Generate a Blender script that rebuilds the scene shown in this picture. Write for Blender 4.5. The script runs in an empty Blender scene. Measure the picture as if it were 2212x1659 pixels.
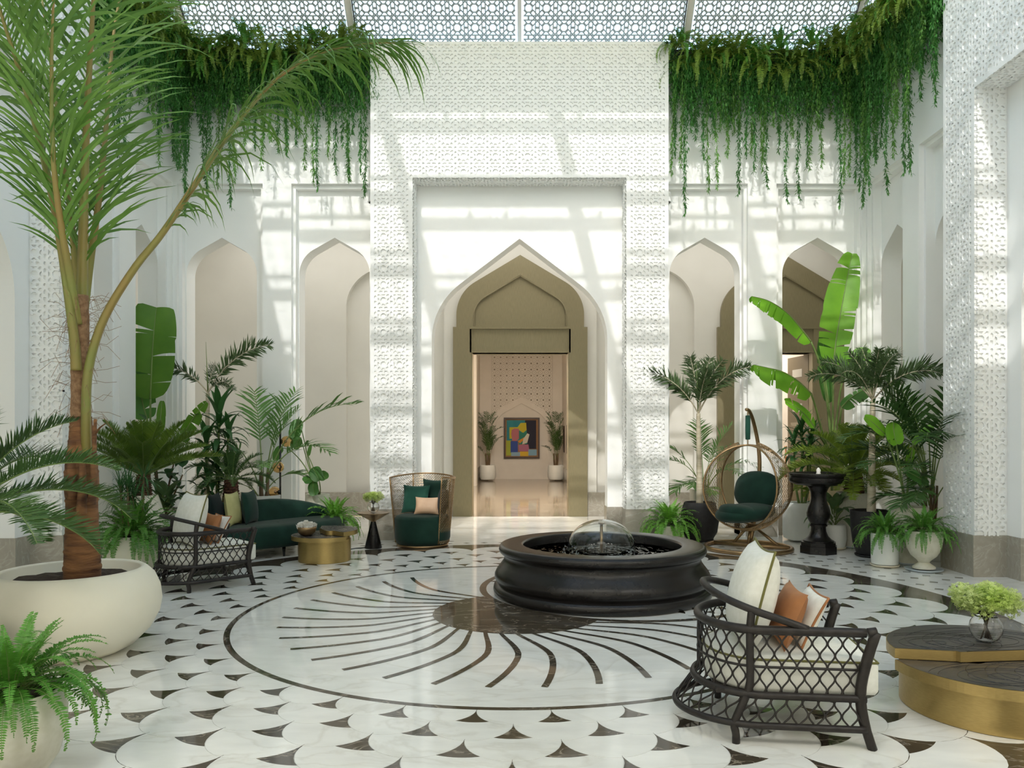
import bpy, math, random
from math import sin, cos, pi, sqrt, radians, exp, log, atan2
from mathutils import Vector, Matrix
random.seed(7)
SC = bpy.context.scene
COL = SC.collection
# ---------------------------------------------------------------- camera, sky, sun, exposure
cd = bpy.data.cameras.new('camera'); cam = bpy.data.objects.new('camera', cd); COL.objects.link(cam)
cam.location = (0.052, 0, 1.6); cam.rotation_euler = (pi/2, 0, 0)
cd.sensor_width = 36; cd.lens = 1660/2212*36
cd.shift_x = -(1129.5-1106)/2212; cd.shift_y = (939-829.5)/2212
cd.clip_start = 0.05; cd.clip_end = 300
SC.camera = cam
W = bpy.data.worlds.new('sky'); SC.world = W; W.use_nodes = True
bgn = W.node_tree.nodes['Background']
skt = W.node_tree.nodes.new('ShaderNodeTexSky'); skt.sky_type = 'NISHITA'; skt.sun_disc = False
skt.sun_elevation = math.atan2(.778, sqrt(1+.19**2)); skt.sun_rotation = math.atan2(-.19, -1.0)
skt.air_density = 1.0; skt.dust_density = 0.6; skt.ozone_density = 1.0; skt.altitude = 0
tnt = W.node_tree.nodes.new('ShaderNodeMix'); tnt.data_type = 'RGBA'; tnt.blend_type = 'MULTIPLY'; tnt.inputs[0].default_value = 1
tnt.inputs[7].default_value = (1.05, 0.925, 0.69, 1)
W.node_tree.links.new(skt.outputs[0], tnt.inputs[6]); W.node_tree.links.new(tnt.outputs[2], bgn.inputs[0]); bgn.inputs[1].default_value = 0.58
sd = bpy.data.lights.new('sun', 'SUN'); sun = bpy.data.objects.new('sun', sd); COL.objects.link(sun)
sd.energy = 1.55; sd.angle = radians(0.6); sd.color = (1.0, 0.98, 0.95)
sun.rotation_euler = Vector((0.19, 1.0, -0.778)).to_track_quat('-Z', 'Y').to_euler()
SC.view_settings.view_transform = 'Standard'; SC.view_settings.look = 'None'
SC.view_settings.gamma = 1; SC.view_settings.use_curve_mapping = False
SC.view_settings.exposure = 0.85
SC.cycles.max_bounces = 12; SC.cycles.diffuse_bounces = 9; SC.cycles.glossy_bounces = 4
SC.cycles.transmission_bounces = 8; SC.cycles.transparent_max_bounces = 12
SC.cycles.use_denoising = True
SC.cycles.sample_clamp_indirect = 6

for nm_, lx_, ly_, sx_, sy_, en_ in (('front_arcade_fill', 0, .1, 6.0, 2.2, 70), ('front_arcade_fill', -5.2, .1, 3.5, 2.2, 235), ('front_arcade_fill', 5.2, .1, 3.5, 2.2, 235)):  # unseen fill lights added behind the camera to brighten the foreground
    l_ = bpy.data.lights.new(nm_, 'AREA'); q_ = bpy.data.objects.new(nm_, l_); COL.objects.link(q_)
    l_.shape = 'RECTANGLE'; l_.size = sx_; l_.size_y = sy_; l_.energy = en_; l_.color = (1, .97, .9); q_.location = (lx_, ly_, 5.7)
# ---------------------------------------------------------------- materials
def mat(name, col, rough=0.5, metal=0.0, spec=0.5, col2=None, scale=8.0, detail=4.0, bump=0.0, bscale=None,
        stretch=None, translucent=0.0, ramp=(0.35, 0.65), rnd=0.0, sheen=0.0, coat=0.0, alpha=None):
    m = bpy.data.materials.new(name); m.use_nodes = True
    nt = m.node_tree; N = nt.nodes; Lk = nt.links
    b = N['Principled BSDF']
    b.inputs['Base Color'].default_value = (*col, 1)
    b.inputs['Roughness'].default_value = rough; b.inputs['Metallic'].default_value = metal
    b.inputs['Specular IOR Level'].default_value = spec
    if sheen: b.inputs['Sheen Weight'].default_value = sheen
    if coat: b.inputs['Coat Weight'].default_value = coat; b.inputs['Coat Roughness'].default_value = 0.08
    tc = N.new('ShaderNodeTexCoord'); vec = tc.outputs['Object']
    if stretch:
        mp = N.new('ShaderNodeMapping'); mp.inputs['Scale'].default_value = stretch
        Lk.new(vec, mp.inputs[0]); vec = mp.outputs[0]
    cout = None
    if col2:
        nz = N.new('ShaderNodeTexNoise'); nz.inputs['Scale'].default_value = scale; nz.inputs['Detail'].default_value = detail
        Lk.new(vec, nz.inputs['Vector'])
        cr = N.new('ShaderNodeValToRGB'); cr.color_ramp.elements[0].position = ramp[0]; cr.color_ramp.elements[1].position = ramp[1]
        cr.color_ramp.elements[0].color = (*col, 1); cr.color_ramp.elements[1].color = (*col2, 1)
        Lk.new(nz.outputs[0], cr.inputs[0]); cout = cr.outputs[0]
    if rnd:
        oi = N.new('ShaderNodeObjectInfo'); hs = N.new('ShaderNodeHueSaturation')
        mr = N.new('ShaderNodeMapRange'); mr.inputs[3].default_value = 1-rnd; mr.inputs[4].default_value = 1+rnd
        Lk.new(oi.outputs['Random'], mr.inputs[0]); Lk.new(mr.outputs[0], hs.inputs['Value'])
        if cout: Lk.new(cout, hs.inputs['Color'])
        else: hs.inputs['Color'].default_value = (*col, 1)
        cout = hs.outputs[0]
    if cout: Lk.new(cout, b.inputs['Base Color'])
    if bump:
        n2 = N.new('ShaderNodeTexNoise'); n2.inputs['Scale'].default_value = bscale or scale*3; n2.inputs['Detail'].default_value = 5
        Lk.new(vec, n2.inputs['Vector'])
        bp = N.new('ShaderNodeBump'); bp.inputs['Strength'].default_value = bump; bp.inputs['Distance'].default_value = 0.01
        Lk.new(n2.outputs[0], bp.inputs['Height']); Lk.new(bp.outputs[0], b.inputs['Normal'])
    if translucent:
        tr = N.new('ShaderNodeBsdfTranslucent'); mx = N.new('ShaderNodeMixShader'); mx.inputs[0].default_value = translucent
        if cout: Lk.new(cout, tr.inputs[0])
        else: tr.inputs[0].default_value = (*col, 1)
        Lk.new(b.outputs[0], mx.inputs[1]); Lk.new(tr.outputs[0], mx.inputs[2])
        Lk.new(mx.outputs[0], N['Material Output'].inputs[0])
    return m

def marble(name, base, vein, rough=0.07, vscale=1.2, vamt=0.5, rnd=0.05, band=(0.47, 0.5, 0.53)):
    m = mat(name, base, rough=rough, spec=0.5)
    nt = m.node_tree; N = nt.nodes; Lk = nt.links; b = N['Principled BSDF']
    g = N.new('ShaderNodeNewGeometry')
    nz = N.new('ShaderNodeTexNoise'); nz.inputs['Scale'].default_value = vscale; nz.inputs['Detail'].default_value = 9
    nz.inputs['Distortion'].default_value = 1.5
    mp = N.new('ShaderNodeMapping'); mp.inputs['Scale'].default_value = (1.0, 2.2, 1.0); mp.inputs['Rotation'].default_value = (0.3, 0.4, 0.6)
    Lk.new(g.outputs['Position'], mp.inputs[0]); Lk.new(mp.outputs[0], nz.inputs['Vector'])
    cr = N.new('ShaderNodeValToRGB'); e = cr.color_ramp.elements
    e[0].position = band[0]; e[0].color = (*base, 1); e[1].position = band[2]; e[1].color = (*base, 1)
    k = e.new(band[1]); k.color = (*[base[i]*(1-vamt)+vein[i]*vamt for i in range(3)], 1)
    Lk.new(nz.outputs[0], cr.inputs[0])
    n3 = N.new('ShaderNodeTexNoise'); n3.inputs['Scale'].default_value = vscale*5; n3.inputs['Detail'].default_value = 6
    Lk.new(mp.outputs[0], n3.inputs['Vector'])
    mr2 = N.new('ShaderNodeMapRange'); mr2.inputs[1].default_value = .3; mr2.inputs[2].default_value = .7
    mr2.inputs[3].default_value = .93; mr2.inputs[4].default_value = 1.05; Lk.new(n3.outputs[0], mr2.inputs[0])
    oi = N.new('ShaderNodeObjectInfo'); hs = N.new('ShaderNodeHueSaturation')
    mr = N.new('ShaderNodeMapRange'); mr.inputs[3].default_value = 1-rnd; mr.inputs[4].default_value = 1+rnd
    Lk.new(oi.outputs['Random'], mr.inputs[0])
    mu = N.new('ShaderNodeMath'); mu.operation = 'MULTIPLY'; Lk.new(mr.outputs[0], mu.inputs[0]); Lk.new(mr2.outputs[0], mu.inputs[1])
    Lk.new(mu.outputs[0], hs.inputs['Value']); Lk.new(cr.outputs[0], hs.inputs['Color'])
    Lk.new(hs.outputs[0], b.inputs['Base Color'])
    return m

def glass(name, col=(1, 1, 1), rough=0.0, ior=1.45):
    m = bpy.data.materials.new(name); m.use_nodes = True; b = m.node_tree.nodes['Principled BSDF']
    b.inputs['Base Color'].default_value = (*col, 1); b.inputs['Transmission Weight'].default_value = 1
    b.inputs['Roughness'].default_value = rough; b.inputs['IOR'].default_value = ior
    return m

MT = {}
MT['wall'] = mat('white_plaster', (.89, .892, .872), .6, spec=.3, col2=(.905, .907, .89), scale=2.0)
MT['relief'] = mat('white_carved_plaster', (.87, .873, .855), .6, spec=.3)
MT['beige'] = mat('beige_plaster', (.655, .64, .59), .65, spec=.2, col2=(.68, .665, .615), scale=2.0)
MT['hall'] = mat('warm_beige_plaster', (.70, .66, .60), .7, spec=.2, col2=(.73, .69, .63), scale=3.0)
MT['void'] = mat('painted_screen_shade', (.36, .32, .26), .8)
MT['olive'] = mat('olive_metal_panel', (.215, .185, .105), .42, metal=.25, spec=.5, col2=(.25, .215, .125), scale=22, stretch=(6, 6, .4), bump=.05, bscale=60)
MT['door'] = mat('brown_door_paint', (.20, .165, .105), .45)
MT['stone'] = marble('grey_brown_stone', (.36, .33, .275), (.56, .54, .48), rough=.22, vscale=3.2, vamt=.35, rnd=.06)
MT['mwhite'] = marble('white_marble', (.80, .80, .76), (.50, .47, .39), rough=.075, vscale=.75, vamt=.26, rnd=.035)
MT['mgrout'] = mat('floor_joint', (.48, .48, .44), .5)
MT['mdark'] = marble('dark_brown_marble', (.058, .046, .032), (.42, .37, .30), rough=.06, vscale=2.0, vamt=.55, rnd=.22, band=(.485, .5, .515))
MT['mgrey'] = marble('grey_marble_inset', (.30, .29, .25), (.5, .48, .42), rough=.1, vscale=3, vamt=.4, rnd=.15)
MT['mhall'] = marble('hall_marble', (.36, .31, .24), (.22, .18, .13), rough=.07, vscale=1.0, vamt=.6, rnd=.05, band=(.40, .5, .60))
MT['steel'] = mat('white_painted_steel', (.72, .73, .72), .45)
MT['lattice'] = mat('grey_metal_lattice', (.34, .385, .40), .5)
MT['shadeblock'] = mat('roof_shade_block', (.7, .7, .68), .6)
MT['rubber'] = mat('black_rubber_gasket', (.02, .02, .022), .6)
MT['fount'] = mat('black_bronze_stone', (.011, .0093, .0085), .27, spec=.36, col2=(.0125, .0108, .010), scale=14)
MT['potdark'] = mat('charcoal_pot', (.018, .0165, .0165), .6, spec=.3, col2=(.027, .025, .024), scale=20, bump=.1)
MT['water'] = glass('water', (.93, .97, .98), .02, 1.33)
MT['brass'] = mat('brushed_brass', (.42, .30, .11), .36, metal=.75, col2=(.47, .34, .13), scale=30, stretch=(1, 1, 8))
MT['bronze'] = mat('antique_bronze', (.30, .19, .095), .33, metal=.8, col2=(.36, .24, .12), scale=15)
MT['copper'] = mat('polished_copper', (.55, .27, .14), .2, metal=1)
MT['wood'] = mat('dark_ring_veneer', (.045, .037, .030), .42, col2=(.075, .062, .050), scale=6, stretch=(1, 4, 1), bump=.15, bscale=30)
MT['vgreen'] = mat('dark_green_velvet', (.006, .026, .018), .75, spec=.15, col2=(.010, .038, .026), scale=6, sheen=.12)
MT['vgreen2'] = mat('emerald_velvet', (.010, .055, .036), .75, spec=.15, col2=(.016, .075, .05), scale=5, sheen=.15)
MT['vblack'] = mat('black_green_velvet', (.004, .011, .010), .8, spec=.15, sheen=.08)
MT['vlime'] = mat('olive_gold_cushion', (.42, .40, .18), .8, spec=.1, col2=(.48, .46, .22), scale=8, bump=.25, bscale=22)
MT['tan'] = mat('tan_silk', (.48, .31, .19), .6, col2=(.56, .38, .25), scale=5)
MT['rust'] = mat('rust_leather', (.33, .13, .045), .55, col2=(.40, .17, .06), scale=7)
MT['linen'] = mat('ivory_linen', (.74, .74, .67), .9, spec=.1, col2=(.80, .80, .74), scale=30, bump=.08, bscale=120)
MT['pipe'] = mat('olive_piping', (.15, .14, .035), .7)
MT['rattan'] = mat('black_brown_rattan', (.014, .011, .0095), .45, spec=.35, col2=(.026, .021, .018), scale=25, bump=.1)
MT['cream'] = mat('cream_planter', (.80, .76, .62), .6, col2=(.83, .79, .66), scale=3)
MT['potwhite'] = mat('white_ceramic', (.76, .77, .74), .5, col2=(.72, .74, .70), scale=6)
MT['potcrackle'] = mat('mottled_cream_ceramic', (.62, .60, .48), .5, col2=(.72, .70, .60), scale=14, bump=.1)
MT['potribbed'] = mat('ribbed_cream_ceramic', (.62, .60, .52), .6, col2=(.70, .68, .60), scale=26, stretch=(3, 3, .2), bump=.3)
MT['potgrey'] = mat('grey_stone_pot', (.30, .30, .29), .6, col2=(.36, .36, .35), scale=12)
MT['saucer'] = mat('pale_blue_saucer', (.42, .47, .50), .5)
MT['saucer2'] = mat('cream_saucer', (.70, .64, .50), .5)
MT['soil'] = mat('dark_soil', (.028, .017, .011), .95, col2=(.05, .032, .02), scale=40, bump=.6)
MT['bark'] = mat('palm_bark', (.10, .040, .017), .8, col2=(.27, .125, .045), scale=4, stretch=(1, 1, 6), bump=.6, bscale=18)
MT['barkdark'] = mat('dark_cycad_bark', (.05, .022, .015), .9, col2=(.15, .06, .03), scale=40, bump=.8)
MT['cane'] = mat('pale_cane', (.42, .36, .24), .7, col2=(.56, .50, .38), scale=6, stretch=(1, 1, 5), bump=.2)
MT['canegreen'] = mat('green_stem', (.13, .20, .05), .5, col2=(.18, .26, .07), scale=6)
MT['canebrown'] = mat('brown_stem', (.13, .085, .045), .7, col2=(.2, .13, .07), scale=10)
MT['petiole'] = mat('orange_green_petiole', (.30, .18, .05), .45, col2=(.20, .23, .05), scale=2.2, stretch=(1, 1, .6))
MT['fibre'] = mat('coir_fibre', (.36, .22, .12), .95, col2=(.20, .11, .055), scale=30, bump=.8)
def leafm(n, c, c2, tr=.3, rough=.42): return mat(n, c, rough, spec=.4, col2=c2, scale=2.5, translucent=tr, rnd=.18)
MT['coco'] = leafm('coconut_leaflet', (0.094, 0.213, 0.027), (0.163, 0.312, 0.056))
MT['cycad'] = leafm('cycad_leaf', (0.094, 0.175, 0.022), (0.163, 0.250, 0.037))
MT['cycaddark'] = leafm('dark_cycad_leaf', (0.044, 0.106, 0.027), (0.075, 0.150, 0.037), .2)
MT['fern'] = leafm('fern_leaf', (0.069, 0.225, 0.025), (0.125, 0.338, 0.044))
MT['fernlit'] = leafm('bright_fern_leaf', (0.138, 0.375, 0.037), (0.213, 0.500, 0.062))  # brighter copy of the fern green with sunlight mixed into it
MT['banana'] = leafm('banana_leaf', (0.138, 0.375, 0.019), (0.213, 0.500, 0.031), .38)
MT['bananamid'] = leafm('shaded_banana_leaf', (.075, .20, .014), (.11, .26, .02), .35)  # darker copy of the banana green, shade put into the colour
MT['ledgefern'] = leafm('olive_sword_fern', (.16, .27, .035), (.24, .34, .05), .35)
MT['cycadlit'] = leafm('sunlit_cycad_leaf', (.17, .27, .03), (.25, .34, .05), .38)  # cycad green brightened to stand in for sun on the fronds
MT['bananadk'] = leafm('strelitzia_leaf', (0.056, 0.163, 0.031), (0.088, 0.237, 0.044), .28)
MT['fox'] = leafm('foxtail_leaf', (0.060, 0.106, 0.037), (0.094, 0.150, 0.056), .2)
MT['kentia'] = leafm('kentia_leaf', (0.069, 0.163, 0.035), (0.112, 0.237, 0.056), .3)
MT['kentiadk'] = leafm('areca_leaf', (0.037, 0.094, 0.022), (0.062, 0.138, 0.035), .2)
MT['drac'] = leafm('dracaena_leaf', (0.031, 0.106, 0.027), (0.056, 0.163, 0.044), .2)
MT['ficus'] = leafm('fig_leaf', (0.031, 0.094, 0.025), (0.050, 0.125, 0.035), .2)
MT['agla'] = leafm('aglaonema_leaf', (0.062, 0.150, 0.044), (0.200, 0.300, 0.138), .2)
MT['vine'] = leafm('vine_leaf', (0.051, 0.189, 0.036), (0.087, 0.290, 0.058), .3)
MT['vinebright'] = leafm('bright_vine_leaf', (0.116, 0.290, 0.051), (0.189, 0.406, 0.087), .35)  # brighter vine green for some of the long strands
MT['flower'] = leafm('green_blossom', (0.450, 0.575, 0.125), (0.775, 0.850, 0.450), .35, .7)
MT['petal'] = mat('white_petal', (.82, .80, .74), .6, translucent=.2)
MT['glass'] = glass('clear_glass')
MT['amber'] = glass('amber_glass', (1.0, .78, .48), .05)
MT['stemdark'] = mat('submerged_stems', (.05, .03, .015), .6)
MT['frame'] = mat('dark_picture_frame', (.05, .022, .012), .4)
MT['cable'] = mat('black_cable', (.015, .015, .015), .5)
MT['camwhite'] = mat('white_plastic', (.78, .78, .76), .4)
MT['lensblack'] = mat('black_lens', (.01, .01, .01), .15)

# ---------------------------------------------------------------- mesh helper
class MB:
    def __init__(s): s.v = []; s.f = []
    def add(s, vs, fs):
        o = len(s.v); s.v += [tuple(p) for p in vs]; s.f += [tuple(i+o for i in q) for q in fs]; return s
    def box(s, x0, x1, y0, y1, z0, z1):
        return s.add([(x0, y0, z0), (x1, y0, z0), (x1, y1, z0), (x0, y1, z0), (x0, y0, z1), (x1, y0, z1), (x1, y1, z1), (x0, y1, z1)],
                     [(3, 2, 1, 0), (4, 5, 6, 7), (0, 1, 5, 4), (1, 2, 6, 5), (2, 3, 7, 6), (3, 0, 4, 7)])
    def obox(s, c, ax, ay, az, hx, hy, hz):
        c = Vector(c); ax = Vector(ax)*hx; ay = Vector(ay)*hy; az = Vector(az)*hz
        return s.add([c-ax-ay-az, c+ax-ay-az, c+ax+ay-az, c-ax+ay-az, c-ax-ay+az, c+ax-ay+az, c+ax+ay+az, c-ax+ay+az],
                     [(3, 2, 1, 0), (4, 5, 6, 7), (0, 1, 5, 4), (1, 2, 6, 5), (2, 3, 7, 6), (3, 0, 4, 7)])
    def lathe(s, prof, n=32, c=(0, 0, 0), sq=0.0):
        vs = []; fs = []
        def rad(a):
            if not sq: return 1.0
            p = 2+6*sq; return (abs(cos(a))**p+abs(sin(a))**p)**(-1/p)
        for r, z in prof:
            for i in range(n):
                a = 2*pi*i/n; k = rad(a); vs.append((c[0]+r*k*cos(a), c[1]+r*k*sin(a), c[2]+z))
        for j in range(len(prof)-1):
            for i in range(n):
                i2 = (i+1) % n
                fs.append((j*n+i, j*n+i2, (j+1)*n+i2, (j+1)*n+i))
        if prof[0][0] > 1e-4: fs.append(tuple(range(n-1, -1, -1)))
        if prof[-1][0] > 1e-4: fs.append(tuple((len(prof)-1)*n+i for i in range(n)))
        return s.add(vs, fs)
    def tube(s, pts, r, n=8, cap=True, flat=1.0, closed=False):
        pts = [Vector(p) for p in pts]; m = len(pts)
        rs = r if isinstance(r, (list, tuple)) else [r]*m
        t0 = (pts[1]-pts[0]).normalized()
        nrm = Vector((0, 0, 1)).cross(t0)
        if nrm.length < 0.1: nrm = Vector((1, 0, 0)).cross(t0)
        nrm.normalize(); vs = []; fs = []
        for i in range(m):
            if closed: t = (pts[(i+1) % m]-pts[i-1]).normalized()
            else: t = (pts[min(i+1, m-1)]-pts[max(i-1, 0)]).normalized()
            nrm = (nrm-t*nrm.dot(t)); nrm.normalize(); bn = t.cross(nrm)
            for k in range(n):
                a = 2*pi*k/n; vs.append(pts[i]+nrm*rs[i]*cos(a)+bn*rs[i]*sin(a)*flat)
        for i in range(m if closed else m-1):
            i2 = (i+1) % m
            for k in range(n):
                k2 = (k+1) % n; fs.append((i*n+k, i*n+k2, i2*n+k2, i2*n+k))
        if cap and not closed:
            fs.append(tuple(range(n-1, -1, -1))); fs.append(tuple((m-1)*n+k for k in range(n)))
        return s.add(vs, fs)
    def prism(s, poly, z0, z1):
        n = len(poly); vs = [(p[0], p[1], z0) for p in poly]+[(p[0], p[1], z1) for p in poly]
        fs = [tuple(range(n-1, -1, -1)), tuple(range(n, 2*n))]+[(i, (i+1) % n, n+(i+1) % n, n+i) for i in range(n)]
        return s.add(vs, fs)
    def grid(s, fn, nu, nv, wrapu=False, flip=False):
        vs = [fn(i, j) for j in range(nv) for i in range(nu)]; fs = []
        for j in range(nv-1):
            for i in range(nu if wrapu else nu-1):
                q = (j*nu+i, j*nu+(i+1) % nu, (j+1)*nu+(i+1) % nu, (j+1)*nu+i)
                fs.append(q[::-1] if flip else q)
        return s.add(vs, fs)
    def mesh(s, name, m, smooth=False):
        me = bpy.data.meshes.new(name); me.from_pydata([tuple(v) for v in s.v], [], s.f); me.update()
        if m: me.materials.append(MT[m] if isinstance(m, str) else m)
        if smooth:
            me.polygons.foreach_set('use_smooth', [True]*len(me.polygons))
        return me
    def build(s, name, m, parent=None, smooth=False, kind=None, label=None, loc=None):
        o = bpy.data.objects.new(name, s.mesh(name, m, smooth)); COL.objects.link(o)
        if parent: o.parent = parent
        if kind: o['kind'] = kind
        if label: o['label'] = label
        if loc: o.location = loc
        if smooth:
            md = None
        return o

def inst(me, name, parent, loc=(0, 0, 0), rot=(0, 0, 0), sc=1.0):
    o = bpy.data.objects.new(name, me); COL.objects.link(o); o.parent = parent; o.location = loc; o.rotation_euler = rot
    o.scale = (sc, sc, sc) if isinstance(sc, (int, float)) else sc
    return o
def thing(name, label, cat, loc=(0, 0, 0), rz=0.0, group=None):
    o = bpy.data.objects.new(name, None); COL.objects.link(o); o.location = loc; o.rotation_euler = (0, 0, rz)
    o.empty_display_size = .1
    o['label'] = label; o['category'] = cat
    if group: o['group'] = group
    return o
def tag(o, label, cat, group=None):
    o['label'] = label; o['category'] = cat
    if group: o['group'] = group
    return o
def struct(name):
    o = bpy.data.objects.new(name, None); COL.objects.link(o); o['kind'] = 'structure'; return o
def autosm(o, ang=40):
    me = o.data
    me.polygons.foreach_set('use_smooth', [True]*len(me.polygons))
    try:
        me.set_sharp_from_angle(angle=radians(ang))
    except Exception: pass
    return o
def copy_tree(o, parent=None):
    c = o.copy(); COL.objects.link(c); c.parent = parent
    for ch in list(o.children): copy_tree(ch, c)
    return c
def spline(pts, n):
    pts = [Vector(p) for p in pts]; m = len(pts)-1; out = []
    for i in range(n):
        t = i/(n-1)*m; k = min(int(t), m-1); u = t-k
        p0 = pts[max(k-1, 0)]; p1 = pts[k]; p2 = pts[k+1]; p3 = pts[min(k+2, m)]
        out.append(0.5*((2*p1)+(p2-p0)*u+(2*p0-5*p1+4*p2-p3)*u*u+(3*p1-p0-3*p2+p3)*u**3))
    return out
# ---------------------------------------------------------------- architecture
CY = 7.02                      # middle of the courtyard along the view axis
YB, XS = 12.05, 5.43           # main planes of the back wall and of the side walls
YP, XP = 11.67, 5.13           # faces of the carved portals
ZT = 7.57                      # wall top
YF = 2*CY-YB                   # front wall behind the camera's arch

def arch(a, h, n=14, k=.8):
    """half profile of a keel arch: (x, z) from (a, 0) to (0, h)"""
    r = k*a; lo, hi = .3, 1.5
    f = lambda t: r*sin(t)+(a-r+r*cos(t))/sin(t)*cos(t)
    for _ in range(50):
        md = (lo+hi)/2
        if f(md) > h: lo = md
        else: hi = md
    t = (lo+hi)/2
    return [(a-r+r*cos(t*i/n), r*sin(t*i/n)) for i in range(n+1)]+[(0, h)]
def arch_outline(cx, a, z0, zs, za, n=14, k=.8):
    half = arch(a, za-zs, n, k)
    return [(cx-a, z0)]+[(cx-x, zs+z) for x, z in half]+[(cx+x, zs+z) for x, z in half[-2::-1]]+[(cx+a, z0)]
def arch_panel(mb, u0, u1, z0, z1, cx, a, zs, za, w0, w1, mp):
    half = [(a, z0-zs)]+arch(a, za-zs)
    for sg, ue in ((-1, u0), (1, u1)):
        for (xa, zA), (xb, zB) in zip(half, half[1:]):
            A = (cx+sg*xa, zs+zA); B = (cx+sg*xb, zs+zB)
            for w in (w0, w1):
                mb.add([mp(ue, w, A[1]), mp(A[0], w, A[1]), mp(B[0], w, B[1]), mp(ue, w, B[1])], [(0, 1, 2, 3)])
            mb.add([mp(A[0], w0, A[1]), mp(A[0], w1, A[1]), mp(B[0], w1, B[1]), mp(B[0], w0, B[1])], [(0, 1, 2, 3)])
    for w in (w0, w1):
        mb.add([mp(u0, w, za), mp(u1, w, za), mp(u1, w, z1), mp(u0, w, z1)], [(0, 1, 2, 3)])
    return mb

H = .109
def star_segments():
    S = []
    for sx, sy in ((1, 1), (-1, 1), (1, -1), (-1, -1)):      # four quadrants round a star at (0,0)
        for o in (-H, H):
            dx, dy = sx/sqrt(2), sy/sqrt(2); px, py = -dy*o, dx*o
            S.append((px, py, px+dx*.455, py+dy*.455))
        ex, ey = dx*.455, dy*.455; ox, oy = -dy*H, dx*H
        S.append((ex-ox, ey-oy, ex+ox, ey+oy))
    for d in (-.475, .475): S += [(d, -H, d, H), (-H, d, H, d)]
    for i in range(8):
        a0 = radians(22.5+45*i); a1 = radians(67.5+45*i); r = .222
        S.append((.5+r*cos(a0), .5+r*sin(a0), .5+r*cos(a1), .5+r*sin(a1)))
    return S
STAR = star_segments()
def clip(s, r):
    x0, y0, x1, y1 = s; dx, dy = x1-x0, y1-y0; t0, t1 = 0., 1.
    for p, q in ((-dx, x0-r[0]), (dx, r[1]-x0), (-dy, y0-r[2]), (dy, r[3]-y0)):
        if abs(p) < 1e-9:
            if q < 0: return None
        else:
            t = q/p
            if p < 0: t0 = max(t0, t)
            else: t1 = min(t1, t)
    if t1-t0 < 1e-4: return None
    return (x0+dx*t0, y0+dy*t0, x0+dx*t1, y0+dy*t1)
def star_lattice(mb, rect, cell, ou, ov, bw, bh, mp, mode='relief'):
    """interlaced eight-point star strapwork over rect (u0,u1,v0,v1); mp(u,v,h) -> point"""
    segs = []
    i0, i1 = math.floor((rect[0]-ou)/cell)-1, math.ceil((rect[1]-ou)/cell)+1
    j0, j1 = math.floor((rect[2]-ov)/cell)-1, math.ceil((rect[3]-ov)/cell)+1
    for j in range(j0, j1+1):
        for o in (-H, H):
            v = ov+(j+o)*cell
            segs.append((rect[0], v, rect[1], v))
    for i in range(i0, i1+1):
        for o in (-H, H):
            u = ou+(i+o)*cell
            segs.append((u, rect[2], u, rect[3]))
        for j in range(j0, j1+1):
            a, b = ou+i*cell, ov+j*cell
            segs += [(a+s[0]*cell, b+s[1]*cell, a+s[2]*cell, b+s[3]*cell) for s in STAR]
    hw = bw/2
    for s in segs:
        s = clip(s, rect)
        if not s: continue
        x0, y0, x1, y1 = s; l = sqrt((x1-x0)**2+(y1-y0)**2); dx, dy = (x1-x0)/l, (y1-y0)/l
        nx, ny = -dy*hw, dx*hw; x0 -= dx*hw*.6; y0 -= dy*hw*.6; x1 += dx*hw*.6; y1 += dy*hw*.6
        c = [(x0+nx, y0+ny), (x1+nx, y1+ny), (x1-nx, y1-ny), (x0-nx, y0-ny)]
        jt = random.random()*.0016
        if mode == 'flat':
            mb.add([mp(u, v, 0) for u, v in c], [(0, 1, 2, 3)])
        else:
            vs = [mp(u, v, bh-jt) for u, v in c]+[mp(u, v, 0) for u, v in c]
            fs = [(0, 1, 2, 3), (0, 4, 5, 1), (2, 6, 7, 3)]
            if mode == 'box': fs += [(7, 6, 5, 4)]
            mb.add(vs, fs)
    return mb

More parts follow.
